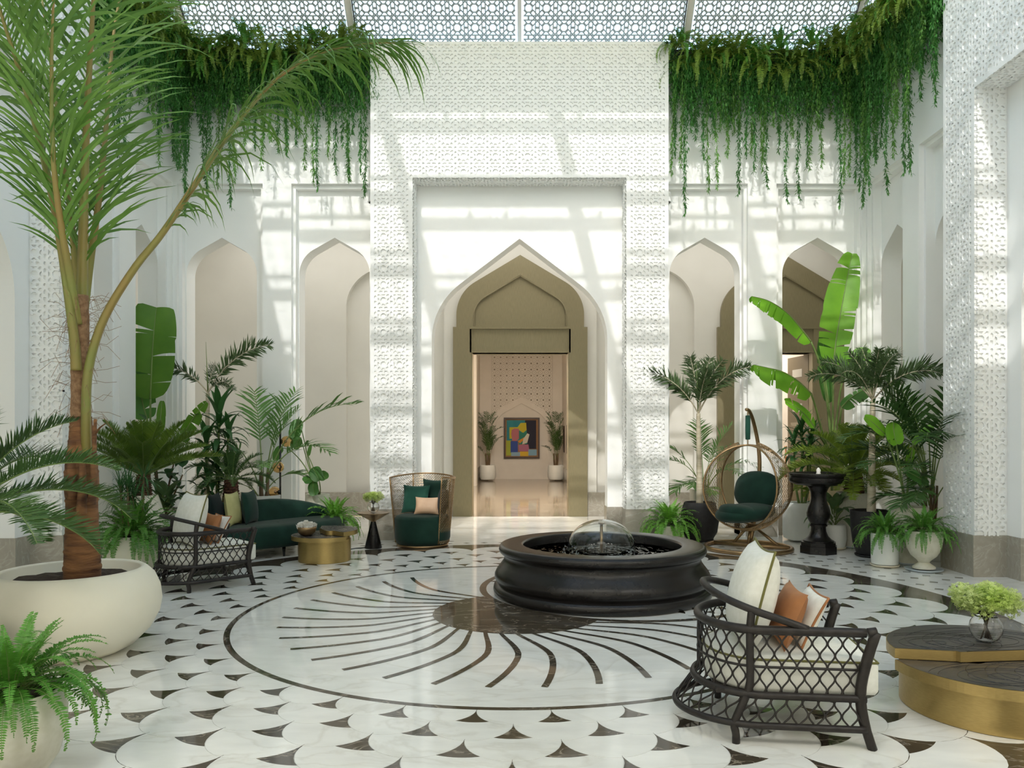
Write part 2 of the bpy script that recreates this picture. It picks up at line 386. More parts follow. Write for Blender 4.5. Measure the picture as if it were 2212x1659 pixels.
back = lambda u, w, z: (u, w, z)
right = lambda u, w, z: (w, u, z)
left = lambda u, w, z: (-w, u, z)
front = lambda u, w, z: (u, 2*CY-w, z)
ZR = 5.538                     # top of the wall recesses
ZB = .468                      # top of the stone base
WALLS = {}
def plain_wall(name, mp, plane, piers, recesses, half, ydeep, arches, base=True):
    """piers: u-ranges of the main plane below ZR; recesses: u-ranges with an arched panel set back"""
    root = struct(name); WALLS[name] = root
    mb = MB(); bs = MB()
    def bx(m, u0, u1, w0, w1, z0, z1):
        p, q = mp(u0, w0, z0), mp(u1, w1, z1)
        m.box(min(p[0], q[0]), max(p[0], q[0]), min(p[1], q[1]), max(p[1], q[1]), min(p[2], q[2]), max(p[2], q[2]))
    for u0, u1 in piers:
        bx(mb, u0, u1, plane, plane+.5, 0, ZR); bx(bs, u0-.012, u1+.012, plane-.015, plane+.3, 0, ZB)
    for u0, u1 in half: bx(mb, u0, u1, plane, plane+.5, ZR, ZT)
    mb.build('wall_face', 'wall', root)
    if bs.v: bs.build('stone_base', 'stone', root)
    for (u0, u1), (cx, a) in zip(recesses, arches):
        pm = MB(); arch_panel(pm, u0, u1, 0, ZR, cx, a, 4.156, 4.735, plane+ydeep, plane+ydeep+.32, mp)
        pm.build('arched_panel', 'wall', root)
        fm = MB()
        for q0, q1 in ((u0, u0+.05), (u1-.05, u1)): bx(fm, q0, q1, plane+.07, plane+ydeep, 0, ZR)
        bx(fm, u0+.05, u1-.05, plane+.07, plane+ydeep, ZR-.06, ZR)
        fm.build('recess_moulding', 'wall', root)
        sb = MB()
        for q0, q1 in ((u0+.05, cx-a), (cx+a, u1-.05)):
            if q1-q0 > .01: bx(sb, q0, q1+(0), plane+ydeep-.012, plane+ydeep+.33, 0, ZB)
        if sb.v: sb.build('stone_base', 'stone', root)
    tm = MB()
    for u0, u1 in half:
        bx(tm, u0, u1, plane-.025, plane, 6.42, 6.62)
    tm.build('plaster_band', 'wall', root)
    return root
BR = [(-5.37, -4.03), (-3.58, -2.25), (2.25, 3.58), (4.03, 5.37)]
BA = [(-4.74, .56), (-2.945, .56), (2.945, .56), (4.74, .56)]
plain_wall('wall_back', back, YB, [(-XS, -5.37), (-4.03, -3.58), (3.58, 4.03), (5.37, XS)], BR,
           [(-XS-.4, -2.2), (2.2, XS+.4)], .18, BA)
plain_wall('wall_front', front, YB, [(-XS, -5.37), (-4.03, -3.58), (3.58, 4.03), (5.37, XS)], BR,
           [(-XS-.4, -2.2), (2.2, XS+.4)], .18, BA)
SR = [(10.88, 12.00), (9.26, 10.44)]; SR += [(2*CY-b, 2*CY-a) for a, b in SR]
SA = [(11.45, .53), (9.86, .53)]; SA += [(2*CY-c, a) for c, a in SA]
SPI = [(12.0, 12.45), (10.44, 10.88)]; SPI += [(2*CY-b, 2*CY-a) for a, b in SPI]
plain_wall('wall_right', right, XS, SPI, SR, [(9.2, 12.5), (1.6, 4.85)], .20, SA)
plain_wall('wall_left', left, XS, SPI, SR, [(9.2, 12.5), (1.6, 4.85)], .20, SA)

CELL = .2433
def portal(name, mp, face, plane, c, label_dir):
    """carved box portal: outer half-width 2.265, opening half-width 1.627, arched panel behind"""
    root = struct(name)
    def bx(m, u0, u1, w0, w1, z0, z1):
        p, q = mp(u0, w0, z0), mp(u1, w1, z1)
        m.box(min(p[0], q[0]), max(p[0], q[0]), min(p[1], q[1]), max(p[1], q[1]), min(p[2], q[2]), max(p[2], q[2]))
    O, I, ZO = 2.265, 1.627, 5.506; dp = plane-face
    b = MB(); g = .022
    for s in (-1, 1):
        u0, u1 = sorted((c+s*I, c+s*O)); bx(b, u0, u1, face+g, plane+.45, 0, ZT)
    bx(b, c-I, c+I, face+g, plane+.45, ZO, ZT)
    b.build('portal_box', 'relief', root)
    e = MB()                                                   # plain flat margins flush with the strapwork
    m = .045
    for s in (-1, 1):
        for a in (O-m, I):
            u0, u1 = sorted((c+s*a, c+s*(a+m))); bx(e, u0, u1, face, face+g, ZB, ZT if a > 2 else ZO)
    bx(e, c-I, c+I, face, face+g, ZO, ZO+m); bx(e, c-O, c+O, face, face+g, ZT-m, ZT)
    e.build('flat_margin', 'relief', root)
    r = MB(); oz = 6.568+CELL/2; fr = lambda u, v, h: mp(c+u, face+g-h, v)
    for rc in ((-O+m, -I-m+.045, ZB, ZO), (I, O-m, ZB, ZO), (-O+m, O-m, ZO, ZT-m)):
        star_lattice(r, rc, CELL, 0, oz, .021, g, fr)
    r.build('star_strapwork', 'relief', root, kind='stuff')
    r = MB()
    for s in (-1, 1):
        star_lattice(r, (.03, dp-.03, ZB, ZO), CELL, dp/2, oz, .021, g, (lambda s: lambda u, v, h: mp(c+s*(I-h), face+u, v))(s))
    star_lattice(r, (-I, I, .03, dp-.03), CELL, 0, dp/2, .021, g, lambda u, v, h: mp(c+u, face+v, ZO-h))
    r.build('reveal_strapwork', 'relief', root, kind='stuff')
    p = MB(); arch_panel(p, c-I, c+I, 0, ZO, c, 1.377, 3.08, 4.673, plane, plane+.35, mp); p.build('arched_panel', 'wall', root)
    sb = MB()
    for s in (-1, 1):
        u0, u1 = sorted((c+s*(I-.02), c+s*(O+.02))); bx(sb, u0, u1, face-.02, plane+.06, 0, ZB)
    sb.build('stone_base', 'stone', root)
    sb = MB()
    for s in (-1, 1):
        u0, u1 = sorted((c+s*1.365, c+s*(I-.02))); bx(sb, u0, u1, plane-.015, plane+.365, 0, ZB)
    sb.build('stone_base', 'stone', root)
    return root
portal('trim_1', back, YP, YB, 0, 'back')
portal('trim_2', right, XP, 5.50, CY, 'right')
portal('trim_3', left, XP, 5.50, CY, 'left')
# front portal: a plain opening round the camera
fp = struct('trim_4'); m = MB()
for s in (-1, 1):
    x0, x1 = sorted((s*1.64, s*2.265)); m.box(x0, x1, YF-.4, YF+.38, 0, ZT)
m.box(-1.64, 1.64, YF-.4, YF+.38, 5.5, ZT); m.build('portal_box', 'relief', fp)

# corridors behind the arcades
YC = 15.1
cor = struct('wall_rear')
m = MB()
def wallx(m, x0, x1, z0, z1, y=YC, t=.25): m.box(x0, x1, y, y+t, z0, z1)
CE = 5.75
wallx(m, -6.6, -3.46, 0, CE); wallx(m, -1.46, -.953, 0, CE); wallx(m, .953, 1.46, 0, CE); wallx(m, 3.46, 5.17-.56, 0, CE)
wallx(m, 5.17+.56, 8.2, 0, CE); wallx(m, -.953, .953, 3.21, CE); wallx(m, 5.17-.56, 5.17+.56, 3.21, CE)
m.build('wall_face', 'beige', cor)
for cx in (-2.46, 2.46):
    m = MB(); arch_panel(m, cx-1.0, cx+1.0, 0, CE, cx, .96, 4.1, 5.05, YC, YC+.14, back); m.box(cx-1, cx+1, YC+.14, YC+.25, 0, CE)
    m.build('blind_niche', 'beige', cor)
m = MB(); wallx(m, -6.6, -1.33, 0, ZB, YC-.02, .03); wallx(m, 1.33, 5.17-1.33, 0, ZB, YC-.02, .03); wallx(m, 6.5, 8, 0, ZB, YC-.02, .03)
m.build('stone_base', 'stone', cor)
side = struct('wall_corridor'); m = MB()
m.box(-8.2, -8.0, -3, YC+.2, 0, CE); m.box(8.0, 8.2, -3, YC+.2, 0, CE); m.box(-8.2, 8.2, -3.2, -3, 0, CE)
m.box(-6.8, -6.6, YB+.5, YC, 0, CE)
m.build('wall_face', 'beige', side)
cei = struct('ceiling'); m = MB()
m.box(-8.2, 8.2, YB+.45, YC+.3, CE, CE+.2); m.box(-8.2, -XS-.45, -3.2, YB+.5, CE, CE+.2); m.box(XS+.45, 8.2, -3.2, YB+.5, CE, CE+.2)
m.box(-8.2, 8.2, -3.2, YF-.4, CE, CE+.2)
m.build('corridor_ceiling', 'beige', cei)

# ---- skylight: sloping lattice over the back, flat lattice over the court
m = MB(); CL = .274
EY, EZ = YB+.12, ZT-.02                    # eave line of the back slope
sl = 1/sqrt(2); RZ = 8.62; TL = (RZ-EZ)/sl  # slope length
def bslope(u, v, h): return (u, EY-v*sl-h*sl, EZ+v*sl-h*sl)
for k in range(4):
    x0 = -5.2+2.6*k+.07
    lm = MB(); star_lattice(lm, (x0, x0+2.46, 0, TL), CL, 0, .05, .0165, .014, bslope, 'box')
    lm.build('lattice_panel', 'lattice', cei, kind='stuff')
for sx in (-1, 1):                          # returns over the side walls, nearly upright
    lm = MB(); star_lattice(lm, (YF, EY-.1, 0, RZ-EZ), CL, 0, .05, .0135, .014,
                            lambda u, v, h: (sx*(5.30-.13*v-h), u, EZ+v), 'box')
    lm.build('side_lattice', 'lattice', cei, kind='stuff')
def fslope(u, v, h): return (u, 2*CY-EY+v*sl, EZ+v*sl)
YA, YZ = 2*CY-EY+TL*sl, EY-TL*sl
lm = MB(); star_lattice(lm, (-5.2, 5.2, 0, TL), CL, 0, .05, .0105, 0, fslope, 'flat')
star_lattice(lm, (-5.2, 5.2, YA, 8.93), CL, 0, .05, .0105, 0, lambda u, v, h: (u, v, RZ), 'flat')
lm.build('roof_lattice', 'lattice', cei, kind='stuff')
m = MB(); m.box(-5.4, 5.4, 8.93, YZ+.02, RZ, RZ+.1); m.build('roof_shade_block', 'shadeblock', cei)  # unseen opaque panel added to shade the top of the portal
for x in (-5.2, -2.6, 0, 2.6, 5.2):
    r = MB(); w = .055 if x else .03
    c0 = Vector((x, EY, EZ)); c1 = Vector((x, YZ, RZ)); dv = (c1-c0).normalized()
    r.obox((c0+c1)/2+Vector((0, .05, .05)), (1, 0, 0), dv, Vector((1, 0, 0)).cross(dv), w, TL/2, .05)
    r.build('sloping_rafter', 'steel', cei)
    if abs(x) > .1:
        r = MB(); r.obox((c0+c1)/2+Vector(((.02+w) if x < 0 else -(.02+w), .0, .0)), (1, 0, 0), dv, Vector((1, 0, 0)).cross(dv), .006, TL/2, .03)
        r.build('gasket', 'rubber', cei)
    r = MB(); r.box(x-.10, x+.10, YA, YZ, RZ+.02, RZ+.16); r.build('roof_beam', 'steel', cei)
    r = MB(); c0 = Vector((x, 2*CY-EY, EZ)); c1 = Vector((x, YA, RZ)); dv = (c1-c0).normalized()
    r.obox((c0+c1)/2, (1, 0, 0), dv, Vector((1, 0, 0)).cross(dv), .08, TL/2, .05); r.build('sloping_rafter', 'steel', cei)
for z, wd in ((6.2, .125), (5.45, .055), (5.11, .125), (4.32, .055), (4.0, .125), (3.27, .055), (2.98, .125), (2.16, .055), (1.9, .11)):
    yb = YP-(RZ-z)/.778
    r = MB(); r.box(-5.25, 5.25, yb-wd/2, yb+wd/2, RZ+.02, RZ+.02+wd); r.build('purlin', 'steel', cei)
    if wd > .1:
        for k in range(9):                   # short truss webs
            xx = -4.7+1.17*k+.3*((k*7) % 3)
            q = MB(); q.tube([(xx, yb, RZ+.05), (xx+.12, yb+.30, RZ+.05)], .03, 5); q.build('web_strut', 'steel', cei)
for t in (.45, .95):
    for yy, zz in ((2*CY-EY+t*sl, EZ+t*sl),):
        r = MB(); r.box(-5.25, 5.25, yy-.06, yy+.06, zz, zz+.1); r.build('purlin', 'steel', cei)
for sx in (-1, 1):                           # lattice-clad hip beams in the corners
    r = MB(); a = Vector((sx*5.42, EY-.05, EZ-.1)); b = Vector((sx*5.62, EY-1.2, RZ+.25)); d = (b-a).normalized()
    n1 = d.cross(Vector((0, 1, 0))).normalized(); r.obox((a+b)/2, d, n1, d.cross(n1), (b-a).length/2, .13, .13)
    r.build('hip_beam', 'steel', cei)
    for q in ((sx*5.05, EY-.18, EZ+.12), (sx*4.7, EY-.10, EZ+.1), (sx*2.42, EY-.13, EZ+.13)):
        s_ = MB(); s_.lathe([(.0, -.02), (.055, -.02), (.055, .02), (0, .02)], 14); o = s_.build('ceiling_speaker', 'potgrey', cei)
        o.location = q; o.rotation_euler = (radians(-45), 0, 0)

m = MB()
for sx in (-1, 1): x0, x1 = sorted((sx*5.34, sx*5.9)); m.box(x0, x1, 1.2, 9.0, ZT, RZ+.15)
m.box(-5.9, 5.9, 1.2, YF-.1, ZT-.1, ZT+.05)
m.build('sun_leak_block', 'shadeblock', cei)  # unseen boxes added at the eaves to stop sun leaking past the roof
for nm, x in (('corridor_fill', -4.0), ('corridor_fill', 0.0), ('corridor_fill', 4.0)):
    l_ = bpy.data.lights.new(nm, 'AREA'); q = bpy.data.objects.new(nm, l_); COL.objects.link(q)
    l_.shape = 'RECTANGLE'; l_.size = 3.4; l_.size_y = 1.4; l_.energy = 24; l_.color = (1, .97, .92); q.location = (x, 13.9, CE-.03)  # area lights without fixtures, added to brighten the rear corridor
# ---- olive doorways
def doorway(name, cx, hw, leaf=False):
    root = struct(name)
    def L(u): return cx+u
    y = YC
    # jambs (thick, reaching through the wall), lintel, arch plate with sunk arch
    for s in (-1, 1):
        m = MB(); x0, x1 = sorted((L(s*hw), L(s*1.313))); m.box(x0, x1, y-.10, y+.02, 0, 3.704)
        x0, x1 = sorted((L(s*(hw-.012)), L(s*(hw+.012)))); m.box(x0, x1, y-.07, y+.42, 0, 3.215)
        m.build('door_jamb', 'olive', root)
    m = MB(); m.box(L(-hw), L(hw), y-.06, y+.40, 3.21, 3.704); m.build('lintel_panel', 'olive', root)
    m = MB()
    m.box(L(-.985), L(.985), y-.115, y-.06, 3.665, 3.715); m.box(L(-.985), L(.985), y-.10, y-.055, 3.205, 3.25)
    for s in (-1, 1):
        x0, x1 = sorted((L(s*.985), L(s*.945))); m.box(x0, x1, y-.10, y-.055, 3.25, 3.665)
    m.build('lintel_frame', 'olive', root)
    m = MB()
    out = arch_outline(cx, 1.247, 3.704, 3.94, 5.11, k=.6); inn = arch_outline(cx, .918, 3.704, 3.90, 4.72, k=.5)
    n = len(out)
    for A, Bq in ((out, inn),):
        vs = [(p[0], y-.10, p[1]) for p in out]+[(p[0], y-.10, p[1]) for p in inn]+[(p[0], y-.05, p[1]) for p in inn]+[(p[0], y+.02, p[1]) for p in out]
        fs = []
        for i in range(n-1):
            fs += [(i, i+1, n+i+1, n+i), (n+i, n+i+1, 2*n+i+1, 2*n+i), (i, 3*n+i, 3*n+i+1, i+1)]
        m.add(vs, fs)
    m.build('arch_surround', 'olive', root)
    m = MB(); m.add([(p[0], y-.055, p[1]) for p in inn], [tuple(range(n))]); m.build('arch_infill', 'olive', root)
    m = MB(); rim = [(p[0], y-.103, p[1]) for p in arch_outline(cx, .905, 3.72, 3.90, 4.70, k=.5)]
    m.tube(rim, .012, 5); m.build('arch_bead', 'olive', root)
    m = MB(); m.box(L(-hw), L(hw), y-.1, y+.42, 0, .004); m.build('threshold', 'mhall', root)
    return root
doorway('door_1', 0.0, .953)
d2 = doorway('door_2', 5.17, .56)
lf = bpy.data.objects.new('door_leaf', None); COL.objects.link(lf); lf.parent = d2
m = MB(); LWD = .82
m.box(0, LWD, -.025, .025, 0.01, 3.19)
lf2 = m.build('door_leaf', 'door', d2); lf2.location = (5.735, 15.24, 0); lf2.rotation_euler = (0, 0, radians(99))
bpy.data.objects.remove(lf)
for z in (.35, .75, 1.15, 1.7):
    q = MB()
    for s in (-1, 1):
        q.add([(.12, s*.026, z-.15), (.70, s*.026, z-.15), (.70, s*.026, z+.15), (.12, s*.026, z+.15),
               (.20, s*.05, z-.08), (.62, s*.05, z-.08), (.62, s*.05, z+.08), (.20, s*.05, z+.08)],
              [(0, 1, 5, 4), (1, 2, 6, 5), (2, 3, 7, 6), (3, 0, 4, 7), (4, 5, 6, 7)])
    q.build('raised_panel', 'door', lf2)
for z in (2.15, 2.5, 2.85):
    q = MB(); q.box(.24, .62, -.028, .028, z-.08, z+.08); q.build('pane', 'beige', lf2, label='pale pane in the door leaf')
q = MB(); hx = .76
q.tube([(hx, .10, .72), (hx, .10, 1.36)], .016, 10)
for z in (.74, .95, 1.13, 1.34):
    q.lathe([(.0, -.03), (.018, -.025), (.03, 0), (.018, .025), (0, .03)], 10, (hx, .10, z))
q.tube([(hx, .02, .86), (hx, .10, .86)], .012, 8); q.tube([(hx, .02, 1.22), (hx, .10, 1.22)], .012, 8)
q.build('pull_handle', 'copper', lf2, smooth=True)

# ---- hall seen through the central doorway
hall = struct('wall_hall'); m = MB(); YH = 27.75
m.box(-1.62, -1.5, YC+.25, YH, 0, 5.2); m.box(1.47, 1.6, YC+.25, YH, 0, 5.2); m.box(-1.7, 1.7, YH, YH+.2, 0, 5.2)
m.box(-1.75, 1.75, YC+.25, YH, 5.2, 5.3); m.box(-1.6, -.953, YC+.25, YC+.3, 0, 5.2); m.box(.953, 1.6, YC+.25, YC+.3, 0, 5.2); m.box(-1, 1, YC+.25, YC+.3, 3.3, 5.2)
m.build('wall_face', 'hall', hall)
m = MB(); m.box(-1.5, -1.40, 24, 24.6, 0, 5.2); m.build('side_pilaster', 'hall', hall)
m = MB(); star_lattice(m, (-1.06, 1.10, 2.0, 4.9), .22, .02, .1, .03, .05, lambda u, v, h: (u, YH-h, v)); m.build('star_strapwork', 'hall', hall, kind='stuff')
m = MB(); m.box(-1.08, 1.12, YH-.006, YH-.001, 1.9, 4.95); m.build('screen_shade_sheet', 'void', hall)  # dark sheet whose colour stands in for shade behind the pierced screen
m = MB()                                   # keel-arched niche surround standing proud of the wall
o1 = arch_outline(0, 1.18, 0, 1.75, 2.95); o2 = arch_outline(0, .96, 0, 1.75, 2.73); n = len(o1)
vs = [(p[0], YH-.10, p[1]) for p in o1]+[(p[0], YH-.10, p[1]) for p in o2]+[(p[0], YH, p[1]) for p in o2]+[(p[0], YH, p[1]) for p in o1]
fs = []
for i in range(n-1): fs += [(i, i+1, n+i+1, n+i), (n+i, n+i+1, 2*n+i+1, 2*n+i), (i, 3*n+i, 3*n+i+1, i+1)]
m.add(vs, fs); m.build('niche_surround', 'hall', hall)
m = MB(); m.add([(p[0], YH-.03, p[1]) for p in o2], [tuple(range(n))]); m.build('niche_back', 'hall', hall)
m = MB(); m.box(-1.5, -1.2, YH-.03, YH-.005, 0, .47); m.box(1.2, 1.47, YH-.03, YH-.005, 0, .47); m.box(-1.5, -1.485, YC+.3, YH, 0, .47); m.box(1.455, 1.47, YC+.3, YH, 0, .47)
m.build('stone_base', 'stone', hall)
ld = bpy.data.lights.new('hall_fill', 'AREA'); lo = bpy.data.objects.new('hall_fill', ld); COL.objects.link(lo)
ld.shape = 'RECTANGLE'; ld.size = 1.6; ld.size_y = 4; ld.energy = 250; ld.color = (1, .90, .78); lo.location = (0, 17.8, 5.1)  # added fill light, no fixture, lifts the hall's brightness
m = MB(); m.box(3.5, 8, 18, 18.1, 0, 4); m.box(3.5, 3.6, YC+.3, 18, 0, 4); m.box(7.9, 8, YC+.3, 18, 0, 4); m.box(3.5, 8, YC+.3, 18, 4, 4.1); m.build('side_room_wall', 'hall', hall)
ld2 = bpy.data.lights.new('side_room_fill', 'AREA'); lo2 = bpy.data.objects.new('side_room_fill', ld2); COL.objects.link(lo2)
ld2.size = 1.5; ld2.energy = 60; ld2.color = (1, .9, .78); lo2.location = (5.4, 16.8, 3.9)  # unseen light added so the side room looks bright

# ---------------------------------------------------------------- floor
FC = Vector((0, 6.92, 0))                  # centre of the paving rose
FN = Vector((1.10, 8.05, 0)); FR = 1.50    # ring round the fountain
floor = struct('floor')
m = MB(); m.box(-8.2, 8.2, -3.2, YC-.05, -.1, 0); m.build('slab', 'mwhite', floor)
m = MB(); m.box(-1.7, 8, YC-.05, YH+.2, -.1, 0); m.build('hall_slab', 'mhall', floor)
def ringmesh(r0, r1, z, n=180, c=FC, skip=None, t=.0):
    m = MB(); 
    for i in range(n):
        a, b = 2*pi*i/n, 2*pi*(i+1)/n
        q = [(c.x+r*cos(t_), c.y+r*sin(t_), z) for r, t_ in ((r0, a), (r1, a), (r1, b), (r0, b))]
        if skip and skip(Vector(q[1])): continue
        m.add(q, [(0, 1, 2, 3)])
    return m
infount = lambda p: (Vector((p[0], p[1], 0))-FN).length < FR
ringmesh(2.44, 4.06, .0006).build('joint_bed', 'mgrout', floor)
ringmesh(3.66, 4.30, .0010).build('border_ring', 'mdark', floor)
ringmesh(2.418, 2.466, .0024, skip=infount).build('ring_inlay', 'mdark', floor)
# central disc, cut where the fountain ring takes over
m = MB(); pts = []
for i in range(120):
    a = 2*pi*i/120; p = FC+Vector((.755*cos(a), .755*sin(a), 0))
    d = p-FN
    if d.length < FR-.035: p = FN+d.normalized()*(FR-.035)
    pts.append((p.x, p.y))
m.prism(pts, .0005, .0020); m.build('disc_inlay', 'mdark', floor)
inbig = lambda p: (Vector((p[0], p[1], 0))-FC).length > 2.44
ringmesh(FR-.07, FR, .0026, c=FN, skip=inbig).build('fountain_ring_inlay', 'mdark', floor)
# curved rays
for k in range(36):
    a0 = radians(-90+10*k); m = MB(); L_, R_ = [], []
    ok = True
    for i in range(15):
        t = i/14; R = .74+(2.06-.74)*t
        off = radians(13.6*(1-(1-min(t/.46, 1))**2) if t < .46 else 13.6-7.0*((t-.46)/.54)**1.3)*(.8)
        hw = .013+.011*t if t < 1 else .02
        p = FC+Vector((R*cos(a0+off), R*sin(a0+off), 0))
        if infount(p):
            if i > 2: break
            ok = False; break
        L_.append((p, a0+off))
    if len(L_) < 4: continue
    vs = []
    for i, (p, a) in enumerate(L_):
        q0 = L_[max(i-1, 0)][0]; q1 = L_[min(i+1, len(L_)-1)][0]; d = (q1-q0).normalized(); nn = Vector((-d.y, d.x, 0))
        t = i/14; hw = .016+.007*min(1, t*3)
        vs += [(p.x+nn.x*hw, p.y+nn.y*hw, .0022), (p.x-nn.x*hw, p.y-nn.y*hw, .0022)]
    m.add(vs, [(2*i, 2*i+1, 2*i+3, 2*i+2) for i in range(len(L_)-1)]); m.build('ray_inlay', 'mdark', floor)
# fish-scale tiles in log-polar rings
GA = radians(5); GU = .0808; U0 = log(2.466)
def lp(u, th): r = exp(u); return (FC.x+r*cos(th), FC.y+r*sin(th))
def scale_tile(k, j):
    uc = U0+GU*k; tc = radians(-90)+radians(10)*j+(GA if k % 2 else 0)
    a = GA*.994
    # intersection with the disc above-left
    D = sqrt(GU**2+GA**2); hh = sqrt(GA**2-(D/2)**2)
    iu = -GU/2+GA/D*hh; phi0 = math.asin(max(-1, min(1, iu/GA)))
    own = [(uc+a*sin(phi0+(pi-2*phi0)*i/16), tc+a*cos(phi0+(pi-2*phi0)*i/16)) for i in range(17)]
    ang_i = math.acos(max(-1, min(1, (iu+GU)/GA)))     # on the upper disc, measured from straight outward
    du = .0705; ang_c = math.acos(du/GA)
    def upper(sg, a0, a1, n): # arc of the upper disc at tc+sg*GA, angle from outward axis toward tc
        return [(uc-GU+GA*1.004*cos(a0+(a1-a0)*i/n), tc+sg*(GA-GA*1.004*sin(a0+(a1-a0)*i/n))) for i in range(n+1)]
    cl = upper(-1, ang_c, pi/2, 6); cr = upper(1, ang_c, pi/2, 6)     # corner -> cusp
    wl = upper(-1, ang_i, ang_c, 5); wr = upper(1, ang_c, ang_i, 5)
    cu, ct = cl[0]; half = tc-ct
    bot = [(cu+.0055*(1-(x/6)**2), tc+half*x/6) for x in range(-6, 7)]  # from left corner to right corner
    if k == 0:
        wp = [(uc+a*sin(pi*i/18), tc+a*cos(pi*i/18)) for i in range(19)]; dk = None
    else:
        wp = own+wl[1:]+bot[1:-1]+wr[:-1]
        dk = cl[::-1]+bot[1:-1]+cr
    return wp, dk, (uc+.03, tc)
def inset(poly, f=.985):
    cx = sum(p[0] for p in poly)/len(poly); cy = sum(p[1] for p in poly)/len(poly)
    return [(cx+(p[0]-cx)*f, cy+(p[1]-cy)*f) for p in poly]
def flat_piece(name, poly, mt, z):
    n = len(poly); m = MB()
    m.add([(p[0], p[1], z) for p in poly]+[(p[0], p[1], 0.0005) for p in poly], [tuple(range(n))]+[(i, n+i, n+(i+1) % n, (i+1) % n) for i in range(n)])
    return m.build(name, mt, floor)
nw = nd = 0; restw = MB(); restd = MB()
for k in range(-6, 6):
    for j in range(36):
        wp, dk, c = scale_tile(k, j)
        cp = lp(*c)
        if k < 0:
            if (Vector((cp[0], cp[1], 0))-FN).length > FR-.06 or exp(c[0]) > 2.6: continue
        if (Vector((cp[0], cp[1], 0))-Vector((.85, 7.8, 0))).length < .9: continue
        P = [lp(*q) for q in wp]
        if Vector((cp[0], cp[1])).y < 2.5: continue
        flat_piece('scale_tile', P, 'mwhite', .0020)
        if k == 0:
            pass
        if dk: flat_piece('wedge_tile', [lp(*q) for q in dk], 'mdark', .0022)
# apex wedges hanging from the ring (row 0 gaps lie under row 1, already built)
# small square insets outside the rose
sq = MB(); sq.add([(-.04, -.04, 0), (.04, -.04, 0), (.04, .04, 0), (-.04, .04, 0), (-.04, -.04, -.001), (.04, -.04, -.001), (.04, .04, -.001), (-.04, .04, -.001)],
                  [(0, 1, 2, 3), (0, 4, 5, 1), (1, 5, 6, 2), (2, 6, 7, 3), (3, 7, 4, 0)])
sqm = sq.mesh('inset_tile', 'mgrey'); cnt = 0
for R, of in ((4.48, 0), (4.72, .5), (4.96, 0), (5.2, .5)):
    nn_ = int(2*pi*R/.26)
    for i in range(nn_):
        a = 2*pi*(i+of)/nn_; p = FC+Vector((R*cos(a), R*sin(a), 0))
        if abs(p.x) > 5.0 or p.y > 11.55 or p.y < 2.6: continue
        if p.y < 6.5 and p.x < 0: continue
        if cnt >= 290: continue
        o = inst(sqm, 'inset_tile', floor, (p.x, p.y, .0015), (0, 0, a+pi/4)); cnt += 1
# ---------------------------------------------------------------- furniture
def cushion(name, w, h, t, mt, parent=None, pipe=None, n=14):
    """knife-edge cushion standing in the XZ plane, thickness along Y, base at z=0"""
    m = MB()
    def pt(i, j, s):
        a = -1+2*i/n; b = -1+2*j/n
        k = max(0, (1-a*a)*(1-b*b))**.45
        pinch = 1-.10*(1-b*b)*abs(a)**3; pinch2 = 1-.10*(1-a*a)*abs(b)**3
        return (a*w/2*pinch, s*t/2*k, h/2+b*h/2*pinch2)
    m.grid(lambda i, j: pt(i, j, -1), n+1, n+1); m.grid(lambda i, j: pt(i, j, 1), n+1, n+1, flip=True)
    o = m.build(name, mt, parent, smooth=True)
    if pipe:
        q = MB(); ring = [pt(i, 0, 0) for i in range(n)]+[pt(n, j, 0) for j in range(n)]+[pt(n-i, n, 0) for i in range(n)]+[pt(0, n-j, 0) for j in range(n)]
        q.tube(ring, .007, 5, closed=True); q.build('piping', pipe, o, smooth=True)
    return o
def place(o, loc, rz=0, lean=0, roll=0):
    o.location = loc; o.rotation_mode = 'XYZ'
    o.rotation_euler = (Matrix.Rotation(rz, 3, 'Z') @ Matrix.Rotation(lean, 3, 'X') @ Matrix.Rotation(roll, 3, 'Y')).to_euler()
    return o

# ---- fountain
FX, FY = .85, 7.80
t = thing('fountain', 'large round black bronze fountain basin with moulded sides standing on the paving', 'fountain', (FX, FY, 0))
m = MB(); pr = [(1.0, 0), (1.07, .0), (1.092, .02), (1.098, .055), (1.09, .09), (1.065, .105), (1.05, .115), (1.068, .135), (1.085, .17), (1.083, .205), (1.06, .25), (1.02, .30), (.995, .335), (.985, .37), (.99, .40), (1.0, .408)]
m.lathe(pr, 96); autosm(m.build('basin_wall', 'fount', t), 50)
m = MB(); m.lathe([(1.0, .408), (1.02, .41), (1.035, .425), (1.042, .45), (1.036, .478), (1.02, .494), (1.0, .50), (.815, .50), (.80, .494), (.795, .48), (.79, .30), (.79, .30)], 96)
autosm(m.build('rim', 'fount', t), 50)
m = MB(); m.lathe([(.0, .15), (.80, .15), (.80, .2)], 64); m.build('basin_floor', 'fount', t)
m = MB(); NR, NA = 40, 120
def wv(i, j):
    r = .795*j/(NR-1); a = 2*pi*i/NA
    z = .405+.004*sin(r*55-2)*exp(-abs(r-.34)*3.0)+random.uniform(-.007, .007)*(1 if r > .25 else .6)
    return (r*cos(a), r*sin(a), z)
m.grid(wv, NA, NR, wrapu=True, flip=True); m.build('water', 'water', t, smooth=True)
m = MB(); m.tube([(0, 0, .3), (0, 0, .70)], .016, 12); m.lathe([(0, .69), (.03, .695), (.035, .705), (0, .712)], 14); m.build('nozzle', 'bronze', t, smooth=True)
m = MB(); pr = [(.345*cos(a), .405+.335*sin(a)**.82) for a in [pi/2*i/18 for i in range(1, 18)]][::1]
pr = [(.352, .402)]+pr+[(.001, .741)]
m.lathe(pr, 64); o = m.build('water_dome', 'water', t, smooth=True); 
sol = o.modifiers.new('thickness', 'SOLIDIFY'); sol.thickness = .004
m = MB(); 
